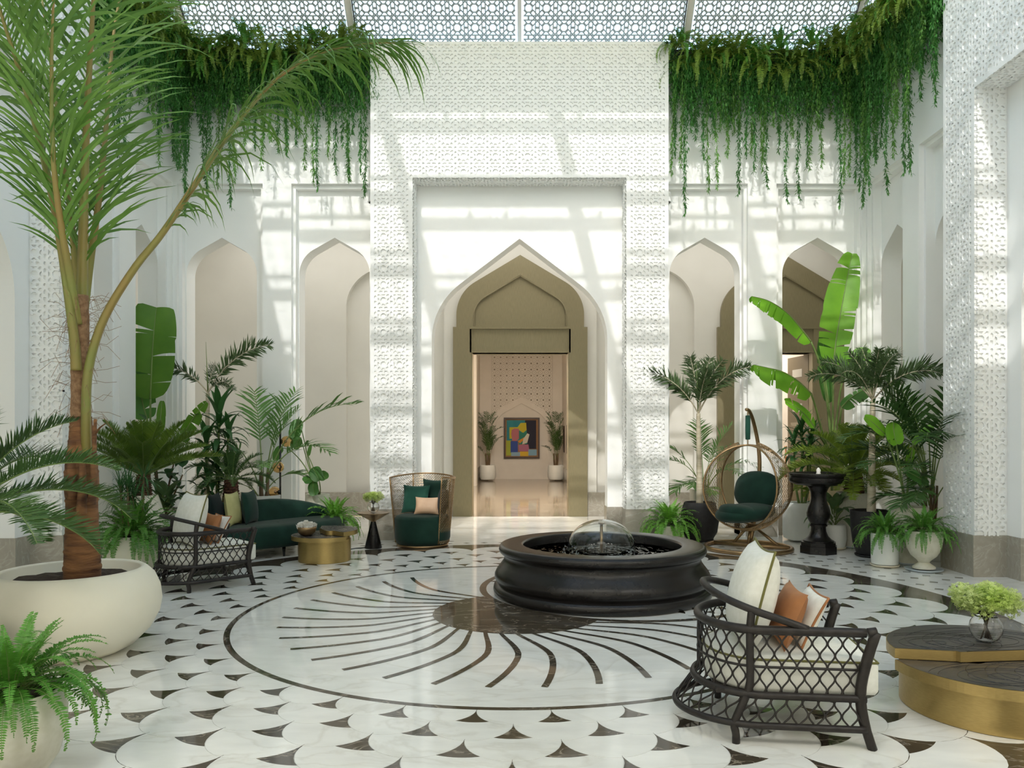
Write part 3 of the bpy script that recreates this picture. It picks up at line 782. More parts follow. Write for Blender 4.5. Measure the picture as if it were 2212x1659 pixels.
for i in range(120):
    a = random.uniform(0, 2*pi); r = random.gauss(.36, .09)
    if .05 < r < .75: m.lathe([(0, -.008), (.009, 0), (0, .010)], 5, (r*cos(a), r*sin(a), .412))
m.build('splash_drops', 'water', t, kind='stuff')

# ---- black rattan armchairs
def rattan_chair(label, loc, rz):
    t = thing('rattan_armchair', label, 'armchair', loc, rz, 'black rattan armchairs')
    def U(s, z):
        """s in 0..1 round the U from one front end to the other; returns x,y"""
        fl = max(0, min(1, (.32-z)/.24)); fl = fl*fl*(3-2*fl); up = max(0, (z-.59)/.17)
        wdt = .345+.025*fl-.0*up; bk = .30+.13*fl-.03*up; x0 = -.10; xf = .40
        Ls = xf-x0; La = pi*.5*(wdt+bk)*1.02/1.0; T = 2*Ls+La; d = s*T
        if d < Ls: return (xf-d, -wdt)
        if d > Ls+La: return (x0+(d-Ls-La), wdt)
        a = -pi/2-(d-Ls)/La*pi
        return (x0+bk*cos(a), wdt*sin(a))
    def rail(zf, s0=0., s1=1., n=56): return [(*U(s0+(s1-s0)*i/n, zf(s0+(s1-s0)*i/n)), zf(s0+(s1-s0)*i/n)) for i in range(n+1)]
    m = MB(); p = rail(lambda s: .59); m.tube(p, .024, 10); m.build('arm_rail', 'rattan', t, smooth=True)
    def zu(s): k = abs(2*s-1); return .60+.165*(1-min(1, k/.72)**1.6)
    m = MB(); m.tube(rail(zu, .14, .86), .020, 10); m.build('top_rail', 'rattan', t, smooth=True)
    m = MB(); m.tube(rail(lambda s: .105, .0, 1.), .019, 8); m.build('bottom_rail', 'rattan', t, smooth=True)
    m = MB(); m.tube(rail(lambda s: .255, .0, 1.), .021, 8); m.build('seat_rail', 'rattan', t, smooth=True)
    m = MB(); m.tube(rail(lambda s: .40, .02, .98), .007, 6); m.build('middle_wire', 'rattan', t, smooth=True)
    m = MB(); m.tube([(.38, -.335, .255), (.38, .335, .255)], .020, 8); m.build('front_rail', 'rattan', t, smooth=True)
    for sg in (-1, 1):
        m = MB(); pts = spline([(.45, sg*.345, .595), (.405, sg*.345, .45), (.375, sg*.345, .30), (.385, sg*.348, .16), (.43, sg*.355, 0)], 14)
        m.tube(pts, [.026]*3+[.027]*8+[.024]*3, 10); m.build('leg', 'rattan', t, smooth=True)
        m = MB(); m.tube([(.41, sg*.345, .59), (.452, sg*.345, .597)], .025, 10); m.build('arm_tip', 'rattan', t, smooth=True)
        s = .285 if sg < 0 else .715
        pts = []
        for z in (zu(s), .59, .45, .30, .20, .105, .05, 0):
            x, y = U(s, z); pts.append((x+(.01 if z < .1 else 0), y*(.99 if z > .1 else 1.0), z))
        m = MB(); m.tube(spline(pts, 18), .021, 10); m.build('leg', 'rattan', t, smooth=True)
    ns = 54
    for i in range(ns):
        sc_ = (i+.5)/ns; hw = .5/ns; pts = []
        sg = 1 if i % 2 else -1
        for k in range(44):
            z = .59-.485*k/43; s = sc_+sg*hw*cos(2*pi*(z-.105)/.1212)*.93
            s = min(.995, max(.005, s)); x, y = U(s, z); pts.append((x, y, z))
        m = MB(); m.tube(pts, .0050, 5, cap=False); m.build('lattice_strand', 'rattan', t, smooth=True)
    # seat cushion, with a rounded back end
    m = MB(); out = []
    for i in range(41):
        x, y = U(i/40, .40); out.append(((x-.0)*.93+.0 if x < .1 else x, y*.92))
    out[0] = (.47, -.315); out[-1] = (.47, .315)
    n = len(out); prof = [(.97, .262), (1.0, .285), (1.0, .415), (.97, .438), (.6, .447), (.0, .45)]
    vs = []; fs = []
    for k, z in prof:
        vs += [(.02+(x-.02)*k, y*k, z) for x, y in out]
    for j in range(len(prof)-1):
        for i in range(n): fs.append((j*n+i, j*n+(i+1) % n, (j+1)*n+(i+1) % n, (j+1)*n+i))
    fs.append(tuple(range(n-1, -1, -1))); m.add(vs, fs)
    o = m.build('seat_cushion', 'linen', t, smooth=True)
    q = MB(); q.tube([(x, y, .43) for x, y in out], .0065, 5, closed=True); q.build('piping', 'pipe', o, smooth=True)
    m = MB(); m.box(-.34, .38, -.30, .30, .245, .265); m.build('seat_base', 'rattan', t)
    return t
c1 = rattan_chair('black rattan armchair beside the large table with blossoms in a glass bowl', (1.44, 4.30, 0), radians(-6.6))
c2 = rattan_chair('black rattan armchair in front of the dark green sofa and cream palm planter', (-3.38, 8.17, 0), radians(44))
def on_chair(t, fx, fy, z):
    a = t.rotation_euler.z; return (t.location.x+fx*cos(a)-fy*sin(a), t.location.y+fx*sin(a)+fy*cos(a), z)
for t, nm in ((c1, 'beside the large table'), (c2, 'in front of the green sofa')):
    a = t.rotation_euler.z
    o = cushion('back_cushion', .58, .56, .24, 'linen', pipe='pipe'); tag(o, 'ivory back cushion with olive piping on the rattan armchair '+nm, 'cushion')
    place(o, on_chair(t, -.17, 0, .442), a+pi/2, radians(14)); 
    o = cushion('rust_cushion', .44, .33, .12, 'rust'); tag(o, 'rust leather cushion on the armchair '+nm, 'cushion')
    place(o, on_chair(t, .02, -.02, .45), a+pi/2, radians(22))
    o = cushion('patterned_cushion', .40, .31, .10, 'linen', pipe='rust'); tag(o, 'small ivory cushion edged in rust on the armchair '+nm, 'cushion')
    place(o, on_chair(t, .125, .03, .45), a+pi/2, radians(27))

# ---- two-level ring-veneer tables
def ring_table(label, loc, rz, R, zl, zu, th, drumr):
    t = thing('coffee_table', label, 'table', loc, rz, 'gold drum coffee tables with dark tops')
    m = MB(); m.lathe([(drumr-.01, 0), (drumr, .006), (drumr, zl-th)], 72); autosm(m.build('drum', 'brass', t), 40)
    # lower level: disc with the back notch; upper level: leaf-shaped half over the back
    def arc(r, a0, a1, n=40): return [(r*cos(radians(a0+(a1-a0)*i/n)), r*sin(radians(a0+(a1-a0)*i/n))) for i in range(n+1)]
    low = arc(R, 172, 385, 60)+[(.55*R, .25*R), (.30*R, .12*R), (-.25*R, -.10*R), (-.45*R, .0)]
    up = arc(R, 20, 172, 44)+[(-.47*R, -.02*R), (-.44*R, -.02*R), (-.42*R, -.06*R)]+[(.30*R+.16*R*cos(radians(a)), .10*R+.16*R*sin(radians(a))) for a in range(-90, 30, 15)]+[(.52*R, .17*R)]
    for nm, poly, z in (('lower_top', low, zl), ('upper_top', up, zu)):
        m = MB(); m.prism(poly, z-th, z-.0015); o = m.build(nm, 'brass', t)
        k = MB(); cx = sum(p[0] for p in poly)/len(poly); cy = sum(p[1] for p in poly)/len(poly)
        k.add([(cx+(x-cx)*.99, cy+(y-cy)*.99, z) for x, y in poly], [tuple(range(len(poly)))]); k.build('veneer_face', 'wood', o)
        g = MB()                                            # incised growth rings
        for ox, oy, r0, rr in ((.15, .30, .06, 6), (-.45, .28, .05, 5)) if nm == 'upper_top' else ((.3, -.45, .06, 6), (-.3, -.5, .07, 5)):
            for q in range(rr):
                r = (r0+.065*q+.02*(q % 2))*R/.58*1.0
                pts = [(ox*R+r*1.25*cos(radians(a)), oy*R+r*.75*sin(radians(a)), z+.0003) for a in range(0, 360, 10)]
                def inside(p):
                    c_ = False; n_ = len(poly); j_ = n_-1
                    for i_ in range(n_):
                        xi, yi = poly[i_]; xj, yj = poly[j_]
                        if (yi > p[1]) != (yj > p[1]) and p[0] < (xj-xi)*(p[1]-yi)/(yj-yi)+xi: c_ = not c_
                        j_ = i_
                    return c_
                run = []
                for p in pts+[pts[0]]:
                    if inside((p[0]*1.03, p[1]*1.03)) and inside((p[0]*.97, p[1]*.97)): run.append(p)
                    else:
                        if len(run) > 2: g.tube(run, .0016, 4, cap=False)
                        run = []
                if len(run) > 2: g.tube(run, .0016, 4, cap=False)
        if g.v: g.build('growth_ring', 'lensblack', o, kind='stuff')
    m = MB(); m.prism(arc(R*.80, 0, 350, 30), zl-th+.002, zl-.004) if False else None
    m = MB(); sp = [(x*.72, y*.72+.04*R) for x, y in arc(R, 30, 165, 20)]; m.prism(sp, zl-th, zu-th); m.build('upper_support', 'brass', t)
    return t
ring_table('large gold drum table with dark ringed top beside the near rattan armchair', (2.82, 4.50, 0), radians(6), .58, .28, .345, .06, .51)
ring_table('small gold drum table with dark top in front of the green sofa', (-2.47, 9.78, 0), radians(-62), .41, .335, .395, .055, .325)

def flower_bowl(name, label, loc, r, nfl, spread, hgt, stems=True):
    t = thing(name, label, 'vase', loc)
    m = MB(); prof = [(r*.45, .004), (r*.75, r*.22), (r*.97, r*.65), (r, r*.95), (r*.93, r*1.3), (r*.72, r*1.62), (r*.66, r*1.70)]
    inn = [(max(0, a-.004), b+.003) for a, b in prof[::-1]]
    m.lathe(prof+inn, 36); m.build('glass_bowl', 'glass', t, smooth=True)
    m = MB()
    for i in range(26):
        a = random.uniform(0, 2*pi); q = random.uniform(0, .5)*r; b = a+pi+random.uniform(-.6, .6)
        m.tube([(q*cos(a), q*sin(a), .02), (.12*r*cos(b), .12*r*sin(b), r*1.4), (r*.5*cos(b), r*.5*sin(b), r*2.1)], r*.03, 5, cap=False)
    m.build('flower_stems', 'stemdark', t)
    pm = MB(); s = .012
    for i in range(5):
        a = 2*pi*i/5; b = a+.5
        pm.add([(0, 0, 0), (s*cos(a-.45), s*sin(a-.45), s*.35), (s*1.25*cos(a), s*1.25*sin(a), s*.2), (s*cos(a+.45), s*sin(a+.45), s*.35)], [(0, 1, 2, 3)])
    for cl in range(9):
        m = MB(); ca = 2*pi*cl/8.; cr = 0 if cl == 8 else spread*.62
        c0 = Vector((cr*cos(ca), cr*sin(ca), r*1.9+hgt*(.55 if cl == 8 else .38+.12*sin(cl*2.3))))
        for i in range(nfl):
            d = Vector((random.gauss(0, 1), random.gauss(0, 1), random.gauss(.25, 1))).normalized()*random.uniform(.5, 1)
            p = c0+Vector((d.x*spread*.42, d.y*spread*.42, d.z*hgt*.40))
            M_ = Matrix.Rotation(random.uniform(0, 6), 3, 'Z') @ Matrix.Rotation(random.uniform(-1, 1), 3, 'X') @ Matrix.Rotation(random.uniform(-1, 1), 3, 'Y')
            k_ = random.uniform(.6, 1.1)
            m.add([p+M_ @ (Vector(v)*k_) for v in pm.v], pm.f)
        m.build('blossom_cluster', 'flower', t)
    return t
flower_bowl('flower_bowl', 'round glass bowl of green white blossoms on the large gold table', (2.86, 4.66, .346), .092, 260, .20, .20)
flower_bowl('flower_bowl', 'small glass bowl of pale green blossoms on the black conical side table', (-2.06, 10.85, .501), .085, 120, .15, .15)

# ---- hammered gold bowl with white petals
t = thing('petal_bowl', 'hammered gold bowl heaped with white petals on the small coffee table', 'bowl', (-2.66, 9.64, .336))
m = MB(); m.lathe([(.04, 0), (.075, .012), (.105, .045), (.118, .085), (.120, .11), (.114, .11), (.10, .05), (.03, .012)], 32); m.build('bowl', 'bronze', t, smooth=True)
pm = MB(); pm.add([(0, 0, 0), (.022, .012, .03), (.018, 0, .058), (-.018, 0, .058), (-.022, .012, .03)], [(0, 1, 2, 3, 4)]); pme = pm.mesh('petal', 'petal')
for i in range(90):
    a = random.uniform(0, 2*pi); r = .125*sqrt(random.random())
    inst(pme, 'petal', t, (r*cos(a), r*sin(a), .085+.045*(1-r/.13)), (random.uniform(-.3, .3), r/.13*1.0*random.uniform(.6, 1.1)*0, a+pi/2+random.uniform(-.8, .8)), random.uniform(.8, 1.2))
    
# ---- conical side table
t = thing('side_table', 'black conical side table with a bronze dish top beside the green club chair', 'table', (-2.06, 10.85, 0))
m = MB(); m.lathe([(.118, 0), (.122, .01), (.036, .365), (.034, .375)], 40); autosm(m.build('pedestal', 'fount', t), 40)
m = MB(); m.lathe([(.034, .375), (.04, .385), (.225, .49), (.228, .5), (.0, .5)], 48); autosm(m.build('dish_top', 'bronze', t), 35)
m = MB(); m.tube(spline([(-2.18, 10.86, .006), (-2.3, 10.78, .006), (-2.42, 10.6, .006), (-2.62, 10.5, .006), (-2.8, 10.55, .006)], 24), .006, 6)
tag(m.build('floor_cable', 'cable'), 'thin black cable on the floor behind the conical side table', 'cable')

# ---- green club chair with a pierced bronze shell
def net(m, fn, nu, nv, r=.0035):
    """scale net: two families of arcs over the surface fn(u,v), u,v in 0..1"""
    for i in range(-nv, nu+1):
        for sg in (-1, 1):
            pts = []
            for k in range(nv*3+1):
                v = k/(nv*3); u = ((i+(v*nv if sg > 0 else nv-v*nv))+.18*sin(2*pi*v*nv))/nu
                if 0 <= u <= 1: pts.append(fn(u, v))
                else:
                    if len(pts) > 1: m.tube(pts, r, 4, cap=False)
                    pts = []
            if len(pts) > 1: m.tube(pts, r, 4, cap=False)
t = thing('club_chair', 'dark green velvet club chair with a pierced bronze tub back', 'armchair', (-1.40, 11.13, 0), radians(0))
m = MB(); m.lathe([(.34, .03), (.375, .05), (.40, .12), (.405, .30), (.40, .39), (.375, .43), (.32, .445), (0, .45)], 56); m.build('seat', 'vgreen', t, smooth=True)
m = MB(); m.lathe([(.34, 0), (.37, .004), (.375, .03), (.34, .034)], 56); m.build('base_ring', 'bronze', t, smooth=True)
A0, A1 = radians(-48), radians(192)
def shell(u, v):
    a = A0+(A1-A0)*u; zt = 1.0-.02*cos(a*2); z = .05+(zt-.05)*v; r = .385+.085*v
    return (r*cos(a), r*sin(a), z)
m = MB(); net(m, shell, 52, 25, .0030); m.build('pierced_shell', 'bronze', t, kind='stuff')
m = MB(); m.tube([shell(i/48, 1) for i in range(49)], .011, 8); m.build('top_rim', 'bronze', t, smooth=True)
for u in (0, .35, .68, 1):
    m = MB(); m.tube([shell(u, j/8) for j in range(9)], .010, 8); m.build('upright', 'bronze', t, smooth=True)
def cc(name, label, w, h, th, mt, dx, dy, z, rz, lean):
    o = cushion(name, w, h, th, mt); tag(o, label, 'cushion'); place(o, (-1.40+dx, 11.13+dy, z), rz, lean); return o
cc('velvet_cushion', 'emerald velvet cushion at the outer side of the green club chair', .42, .42, .14, 'vgreen2', -.13, .10, .45, radians(-14), radians(-12))
cc('velvet_cushion', 'black green velvet cushion standing highest in the club chair', .42, .50, .14, 'vgreen', .13, .20, .45, radians(-22), radians(-8))
cc('velvet_cushion', 'black velvet cushion wedged against the inner arm of the club chair', .40, .38, .13, 'vblack', .27, -.06, .45, radians(-70), radians(-8))
cc('silk_cushion', 'tan silk cushion lying in front of the dark ones on the club chair', .37, .26, .11, 'tan', .06, -.06, .452, radians(-8), radians(-20))

# ---- curved sofa
t = thing('sofa', 'long curved dark green velvet sofa behind the gold drum table', 'sofa', (-3.30, 10.42, 0), radians(51))
LS = 1.15
def seatpt(a, k, z):
    x = LS*cos(a)*k; y = .40*(1 if sin(a) > 0 else 1.05)*abs(sin(a))**.75*(1 if sin(a) > 0 else -1)*k
    y += .16*(x/LS)**2-.05
    return (x, y, z)
m = MB(); prof = [(.86, .13), (.93, .135), (.985, .18), (1.0, .27), (.99, .35), (.95, .395), (.86, .415), (.5, .42), (.02, .42)]
m.grid(lambda i, j: seatpt(2*pi*i/72, prof[j][0], prof[j][1]), 72, len(prof), wrapu=True); m.add([seatpt(2*pi*i/72, .86, .13) for i in range(72)], [tuple(range(71, -1, -1))])
m.build('seat', 'vgreen', t, smooth=True)
def backpt(i, j, ni=60, nj=16):
    s = i/ni; a = radians(-8+168*s) if True else 0
    x, y, _ = seatpt(radians(4+172*s), .97, 0)
    hh = .70 if s > .45 else .70-.26*((.45-s)/.45)**1.5
    if s > .86: hh -= .10*((s-.86)/.14)**2
    th = .085*min(1, s/.12+.15, (1-s)/.10+.15)
    c = 2*pi*j/nj; dx = cos(c); dz = sin(c)
    zz = .30+(hh-.30)*(.5+.5*(1 if dz > 0 else -1)*abs(dz)**.6)
    off = th*(1 if dx > 0 else -1)*abs(dx)**.6
    n_ = Vector((x/LS**2*.6, (y+.05)/.16, 0)).normalized()
    lean = (zz-.35)*.18
    return (x+n_.x*(off+lean), y+n_.y*(off+lean), zz)
m = MB(); m.grid(lambda j, i: backpt(i, j), 16, 61, wrapu=True); m.add([backpt(0, j) for j in range(16)]+[backpt(60, j) for j in range(16)], [tuple(range(16)), tuple(range(31, 15, -1))])
m.build('backrest', 'vgreen', t, smooth=True)
for x, y in ((-.82, -.18), (.55, -.30), (-.75, .30), (.8, .25), (-.1, -.34)):
    m = MB(); m.tube([(x, y, .15), (x*1.03, y*1.03, 0)], [.026, .014], 10); m.build('leg', 'lensblack', t, smooth=True)
sa = radians(51)
def on_sofa(x, y): return (-3.30+x*cos(sa)-y*sin(sa), 10.42+x*sin(sa)+y*cos(sa))
for nm, lb, mt, x, y, rz in (('velvet_cushion', 'emerald velvet cushion nearest the armchair on the curved sofa', 'vgreen2', -1.02, .04, 15),
                             ('velvet_cushion', 'near black velvet cushion between the emerald and olive ones on the sofa', 'vblack', -.80, .08, 15),
                             ('quilted_cushion', 'quilted olive gold cushion on the curved green sofa', 'vlime', -.55, .07, 13),
                             ('velvet_cushion', 'black green velvet cushion right of the olive one on the sofa', 'vgreen', -.28, .12, 12)):
    px, py = on_sofa(x, y); o = cushion(nm, .46, .44, .15, mt); tag(o, lb, 'cushion'); place(o, (px, py, .415), radians(78+rz), radians(-8))

# ---- hanging egg chair
t = thing('hanging_egg_chair', 'bronze hanging egg chair with green cushions on a round stand', 'chair', (3.19, 10.72, 0), radians(0))
st = bpy.data.objects.new('stand', None); COL.objects.link(st); st.parent = t
m = MB(); m.tube([(.58*cos(2*pi*i/64), .60*sin(2*pi*i/64), .03) for i in range(64)], .03, 10, closed=True); m.build('base_ring', 'bronze', st, smooth=True)
m = MB(); m.tube([(-.40, .41, .035), (.40, -.40, .035)] if False else [(-.36, .45, .035), (.54, -.12, .035)], .028, 10); m.build('base_bar', 'bronze', st, smooth=True)
pole = spline([(.12, .30, .05), (.22, .33, .6), (.27, .35, 1.1), (.24, .31, 1.45), (.13, .17, 1.78), (.03, .03, 1.93), (-.03, -.02, 1.95)], 30)
m = MB(); m.tube(pole, [.034-.012*i/29 for i in range(30)], 10); m.build('pole', 'bronze', st, smooth=True)
for a, b in (((.12, .31, .32), (-.12, .30, .05)), ((.14, .31, .32), (.42, -.02, .05)), ((.13, .31, .34), (.06, .18, .05))):
    m = MB(); m.tube([a, b], .022, 8); m.build('strut', 'bronze', st, smooth=True)
# shell: a band between two tilted hoops meeting at the top
ec = Vector((0, 0, .885)); HR = .57
def hoop(sg, a):
    """sg -1 near-left hoop, +1 far-right hoop; the two planes splay apart below the crown"""
    x0 = .50*sin(a); z = HR*cos(a); drop = (1-cos(a))/2
    w = .36*sg*(sin(min(pi, (1-cos(a))*.9)) if False else sqrt(max(0, 1-((drop-.62)/.62)**2)))
    d = Vector((cos(radians(-35)), sin(radians(-35)), 0)); e = Vector((-d.y, d.x, 0))     # d: across the hoop, e: along the chair's depth
    return ec+d*x0*(1.02)+e*w*(-1)+Vector((0, 0, z))
m = MB()
for sg in (-1, 1):
    m = MB(); m.tube([hoop(sg, 2*pi*i/72) for i in range(72)], .0135, 8, closed=True); m.build('hoop', 'bronze', t, smooth=True)
def band(u, v):
    a = 2*pi*(.0+u); p = hoop(-1, a); q = hoop(1, a); r = p.lerp(q, v); bul = 1+.10*sin(pi*v)
    return ec+Vector(((r-ec).x*bul, (r-ec).y*bul, (r-ec).z*bul))
m = MB()
for u0, u1 in ((.04, .96),):
    net(m, lambda u, v: band(u0+(u1-u0)*u, v), 52, 11, .0031)
m.build('pierced_shell', 'bronze', t, kind='stuff')
def blob(name, mt, c, rx, ry, rz_, rot, par, n=20, e=.8):
    m = MB(); 
    def f(i, j):
        a = 2*pi*i/(n*2); b = -pi/2+pi*j/n
        cb = abs(cos(b))**e; sb = (1 if sin(b) > 0 else -1)*abs(sin(b))**e
        return (rx*cb*cos(a), ry*cb*sin(a), rz_*sb)
    m.grid(f, n*2, n+1, wrapu=True); o = m.build(name, mt, par, smooth=True); o.location = c; o.rotation_euler = rot; return o
blob('seat_cushion', 'vgreen', (-.06, -.08, .52), .37, .47, .12, (radians(4), radians(-3), radians(-49)), t)
blob('seat_cushion', 'vgreen', (-.15, -.19, .53), .30, .30, .11, (radians(-8), radians(4), radians(-49)), t)
blob('back_cushion', 'vgreen', (.16, .13, .82), .36, .13, .27, (radians(-14), 0, radians(-52)), t)
m = MB(); m.tube([(0, 0, 1.45), (0, 0, 1.93)], .007, 6); m.build('hanging_chain', 'bronze', t)
m = MB(); m.lathe([(.02, -.17), (.034, -.165), (.036, 0), (.034, .165), (.02, .17)], 14, (0, 0, 1.70)); m.build('chain_sleeve', 'vgreen2', t, smooth=True)

# ---- pedestal bird-bath fountain
t = thing('birdbath_fountain', 'black baluster pedestal fountain with a shallow bowl beside the white planters', 'fountain', (4.06, 10.42, 0))
m = MB(); m.lathe([(.25, 0), (.25, .10), (.235, .105), (.235, .15), (.205, .155)], 8); m.build('plinth', 'fount', t)
m = MB(); m.lathe([(.20, .15), (.20, .17), (.17, .185), (.125, .23), (.10, .29), (.095, .34), (.10, .36), (.115, .365), (.115, .385), (.10, .39), (.125, .43), (.15, .49), (.155, .54), (.14, .61), (.112, .68), (.10, .74), (.105, .82), (.13, .88), (.15, .90), (.15, .92)], 40)
autosm(m.build('baluster', 'fount', t), 45)
m = MB(); m.lathe([(.15, .905), (.30, .925), (.37, .955), (.385, .98), (.383, 1.02), (.37, 1.03), (.378, 1.045), (.385, 1.06), (.38, 1.08), (.365, 1.085), (.345, 1.075), (.33, 1.05), (0, 1.04)], 56); autosm(m.build('bowl', 'fount', t), 45)
m = MB(); m.grid(lambda i, j: (.345*j/12*cos(2*pi*i/40), .345*j/12*sin(2*pi*i/40), 1.062+random.uniform(-.002, .002)), 40, 13, wrapu=True); m.build('water', 'water', t, smooth=True)
m = MB(); m.lathe([(.035, 1.06), (.025, 1.09), (.03, 1.12), (.012, 1.15), (0, 1.155)], 12); m.build('water_jet', 'petal', t, smooth=True)

# ---- floor lamp
t = thing('floor_lamp', 'slim black floor lamp with three amber glass globes behind the sofa', 'lamp', (-3.50, 11.25, 0))
m = MB(); m.tube([(0, 0, .02), (0, 0, 1.69)], .014, 10); m.build('pole', 'lensblack', t, smooth=True)
m = MB(); m.lathe([(.13, 0), (.13, .015), (.02, .022)], 28); m.build('base', 'lensblack', t)
for z, dx, dy in ((1.50, .09, .02), (1.13, 0, -.10), (.76, -.09, .02)):
    d = Vector((dx, dy, 0)); dn = d.normalized()
    m = MB(); m.tube([(0, 0, z), tuple(d*.35+Vector((0, 0, z)))], .03, 10); k = m.build('lamp_holder', 'lensblack', t, smooth=True)
    g = blob('glass_globe', 'amber', (d.x, d.y, z), .085, .085, .085, (0, 0, 0), t, 14, 1.0); so = g.modifiers.new('wall', 'SOLIDIFY'); so.thickness = .006
    g = blob('bulb', 'bronze', (d.x*.8, d.y*.8, z), .025, .025, .025, (0, 0, 0), t, 8, 1.0)

# ---- security cameras on the wall beside the portal
for x, lb in ((-2.31, 'small white security camera on the wall just left of the carved central portal'), (2.31, 'small white security camera on the wall just right of the carved central portal')):
    t = thing('security_camera', lb, 'camera', (x, 12.04, 5.27), 0, 'security cameras beside the portal')
    m = MB(); m.box(-.03, .03, -.02, .0, -.16, .0); m.build('bracket', 'camwhite', t)
    m = MB(); m.tube([(0, -.08, .09), (0, -.13, -.07)], .042, 12); o = m.build('body', 'camwhite', t, smooth=False)
    m = MB(); m.tube([(0, -.1295, -.0685), (0, -.132, -.076)], .026, 12); m.build('lens', 'lensblack', t)
    m = MB(); m.tube([(0, -.01, -.03), (0, -.10, .03)], .012, 8); m.build('arm', 'camwhite', t)

# ---- painting in the hall (a plain cubist composition of flat colour shapes)
t = thing('framed_painting', 'colourful framed cubist painting on the hall wall between two palms', 'painting', (0.01, YH-.06, 1.48))
m = MB(); 
for x0, x1, z0, z1 in ((-.645, -.585, -.735, .735), (.585, .645, -.735, .735), (-.585, .585, -.735, -.675), (-.585, .585, .675, .735)): m.box(x0, x1, -.05, .03, z0, z1)
m.build('frame', 'frame', t)
m = MB(); m.box(-.60, .60, -.004, .02, -.69, .69); cv = m.build('canvas', mat('canvas_ochre', (.30, .16, .07), .8), t)
def patch(col, poly, y=-.006):
    global pk; pk -= .0006
    m = MB(); m.add([(x-.60, pk, .69-z) for x, z in poly], [tuple(range(len(poly)))]); m.build('paint_patch', mat('paint_%d' % int(-pk*10000), col, .7), cv)
pk = -.005
Bx = lambda x0, x1, z0, z1: [(x0, z0), (x1, z0), (x1, z1), (x0, z1)]
patch((.02, .22, .26), Bx(.06, .72, .05, .78)); patch((.012, .012, .03), Bx(.72, 1.12, .05, 1.08)); patch((.35, .40, .04), Bx(.04, .22, .78, 1.32))
patch((.50, .42, .02), [(.16, .30), (.45, .30), (.56, .15), (.76, .14), (.78, .45), (.66, .52), (.50, .40), (.30, .70), (.16, .72)])
patch((.42, .14, .16), [(.24, .40), (.34, .34), (.50, .36), (.52, .70), (.40, .80), (.26, .78), (.22, .55)])
patch((.02, .20, .14), [(.50, .45), (.66, .50), (.78, .40), (.80, .90), (.50, .92)]); patch((.60, .25, .03), [(.46, .80), (.70, .66), (.72, .72), (.54, .88)])
patch((.62, .58, .48), [(.66, .72), (.80, .52), (.88, .56), (.80, .86), (.62, .92)]); patch((.03, .07, .30), Bx(.20, .46, .80, 1.22))
patch((.40, .14, .22), [(.48, .94), (.84, .92), (.88, 1.18), (.50, 1.16)]); patch((.62, .40, .03), Bx(.54, .84, 1.18, 1.34)); patch((.20, .36, .48), Bx(.84, 1.14, 1.10, 1.32)); patch((.24, .38, .50), Bx(.22, .54, 1.20, 1.34))
for s_, lb in ((-1, 0), (1, 1)):
    pass
for k, y in enumerate((24.2, 26.2)):
    m = MB(); m.box(1.44, 1.468, y-.35, y+.35, 1.0, 1.9)
    q = m.build('picture_frame', 'frame'); tag(q, ('thin dark picture frame on the hall side wall, nearer the door', 'thin dark picture frame on the hall side wall, nearer the painting')[k], 'picture')
# ---------------------------------------------------------------- plants
def mesh2(name, A, ma, B, mb_):
    n = len(A.f); A.add(B.v, B.f)
    me = A.mesh(name, ma); me.materials.append(MT[mb_])
    me.polygons.foreach_set('material_index', [0]*n+[1]*(len(A.f)-n)); 
    me.polygons.foreach_set('use_smooth', [False]*n+[True]*(len(A.f)-n)); return me
def pinnate(name, path, n, ll, lw, ang=50, grav=.5, start=.12, seg=3, r0=.012, r1=.003, ml='kentia', mr='canegreen',
            lift=20, end=1.0, shape=None, jit=.12, plume=False, sides=(1, 1), endang=None, hang=0.0, np=40, upv=None):
    """feather leaf: leaflets in two ranks along a rachis; gravity bends them"""
    P = spline(path, np); L = MB(); R = MB(); Z = Vector((0, 0, 1))
    R.tube(P, [r0+(r1-r0)*i/(np-1) for i in range(np)], 6)
    if shape is None: shape = lambda t: (.55+.45*sin(min(1, t*1.6)*pi/2))*(1-.62*max(0, t-.55)/.45)
    for k in range(n):
        t = (k+.5)/n; tt = start+(end-start)*t
        f = tt*(np-1); i = min(int(f), np-2); u = f-i
        p = P[i].lerp(P[i+1], u); T = (P[i+1]-P[i]).normalized()
        S = T.cross(upv or Z)
        if S.length < .05: S = T.cross(Vector((0, 1, 0)))
        S.normalize(); Nn = S.cross(T)
        for si, sg in enumerate((-1, 1)):
            if not sides[si] or (sides[si] < 1 and random.random() > sides[si]): continue
            a = radians((ang if endang is None else ang+(endang-ang)*t)+random.gauss(0, 8)*jit*4)
            lf = radians(lift+random.gauss(0, 10))
            if plume: lf = random.uniform(-1.3, 1.5)
            d = (T*cos(a)+(S*sg*cos(lf)+Nn*sin(lf))*sin(a)).normalized()
            l = ll*shape(t)*random.uniform(1-jit, 1+jit); w = lw*(.75+.25*shape(t))
            q = p.copy(); vs = []; pr = (.5, 1, .8, .5) if seg == 3 else (.5, .9, 1, .85, .55, .3)
            wd = (T-d*T.dot(d)); wd = wd.normalized() if wd.length > .05 else Nn
            for s_ in range(seg+1):
                e = s_/seg
                if s_ < seg:
                    ww = w*.5*pr[s_]
                    vs += [q-wd*ww, q+wd*ww]
                else: vs.append(q)
                d = (d+Vector((0, 0, -1))*grav*(.25+e)*random.uniform(.8, 1.2)/seg*1.4).normalized()
                if hang: d = d.lerp(Vector((0, 0, -1)), min(.9, hang*e)).normalized()
                q = q+d*(l/seg)
            fs = [(2*s_, 2*s_+1, 2*s_+3, 2*s_+2) for s_ in range(seg-1)]+[(2*seg-2, 2*seg-1, 2*seg)]
            L.add(vs, fs)
    return mesh2(name, L, ml, R, mr)
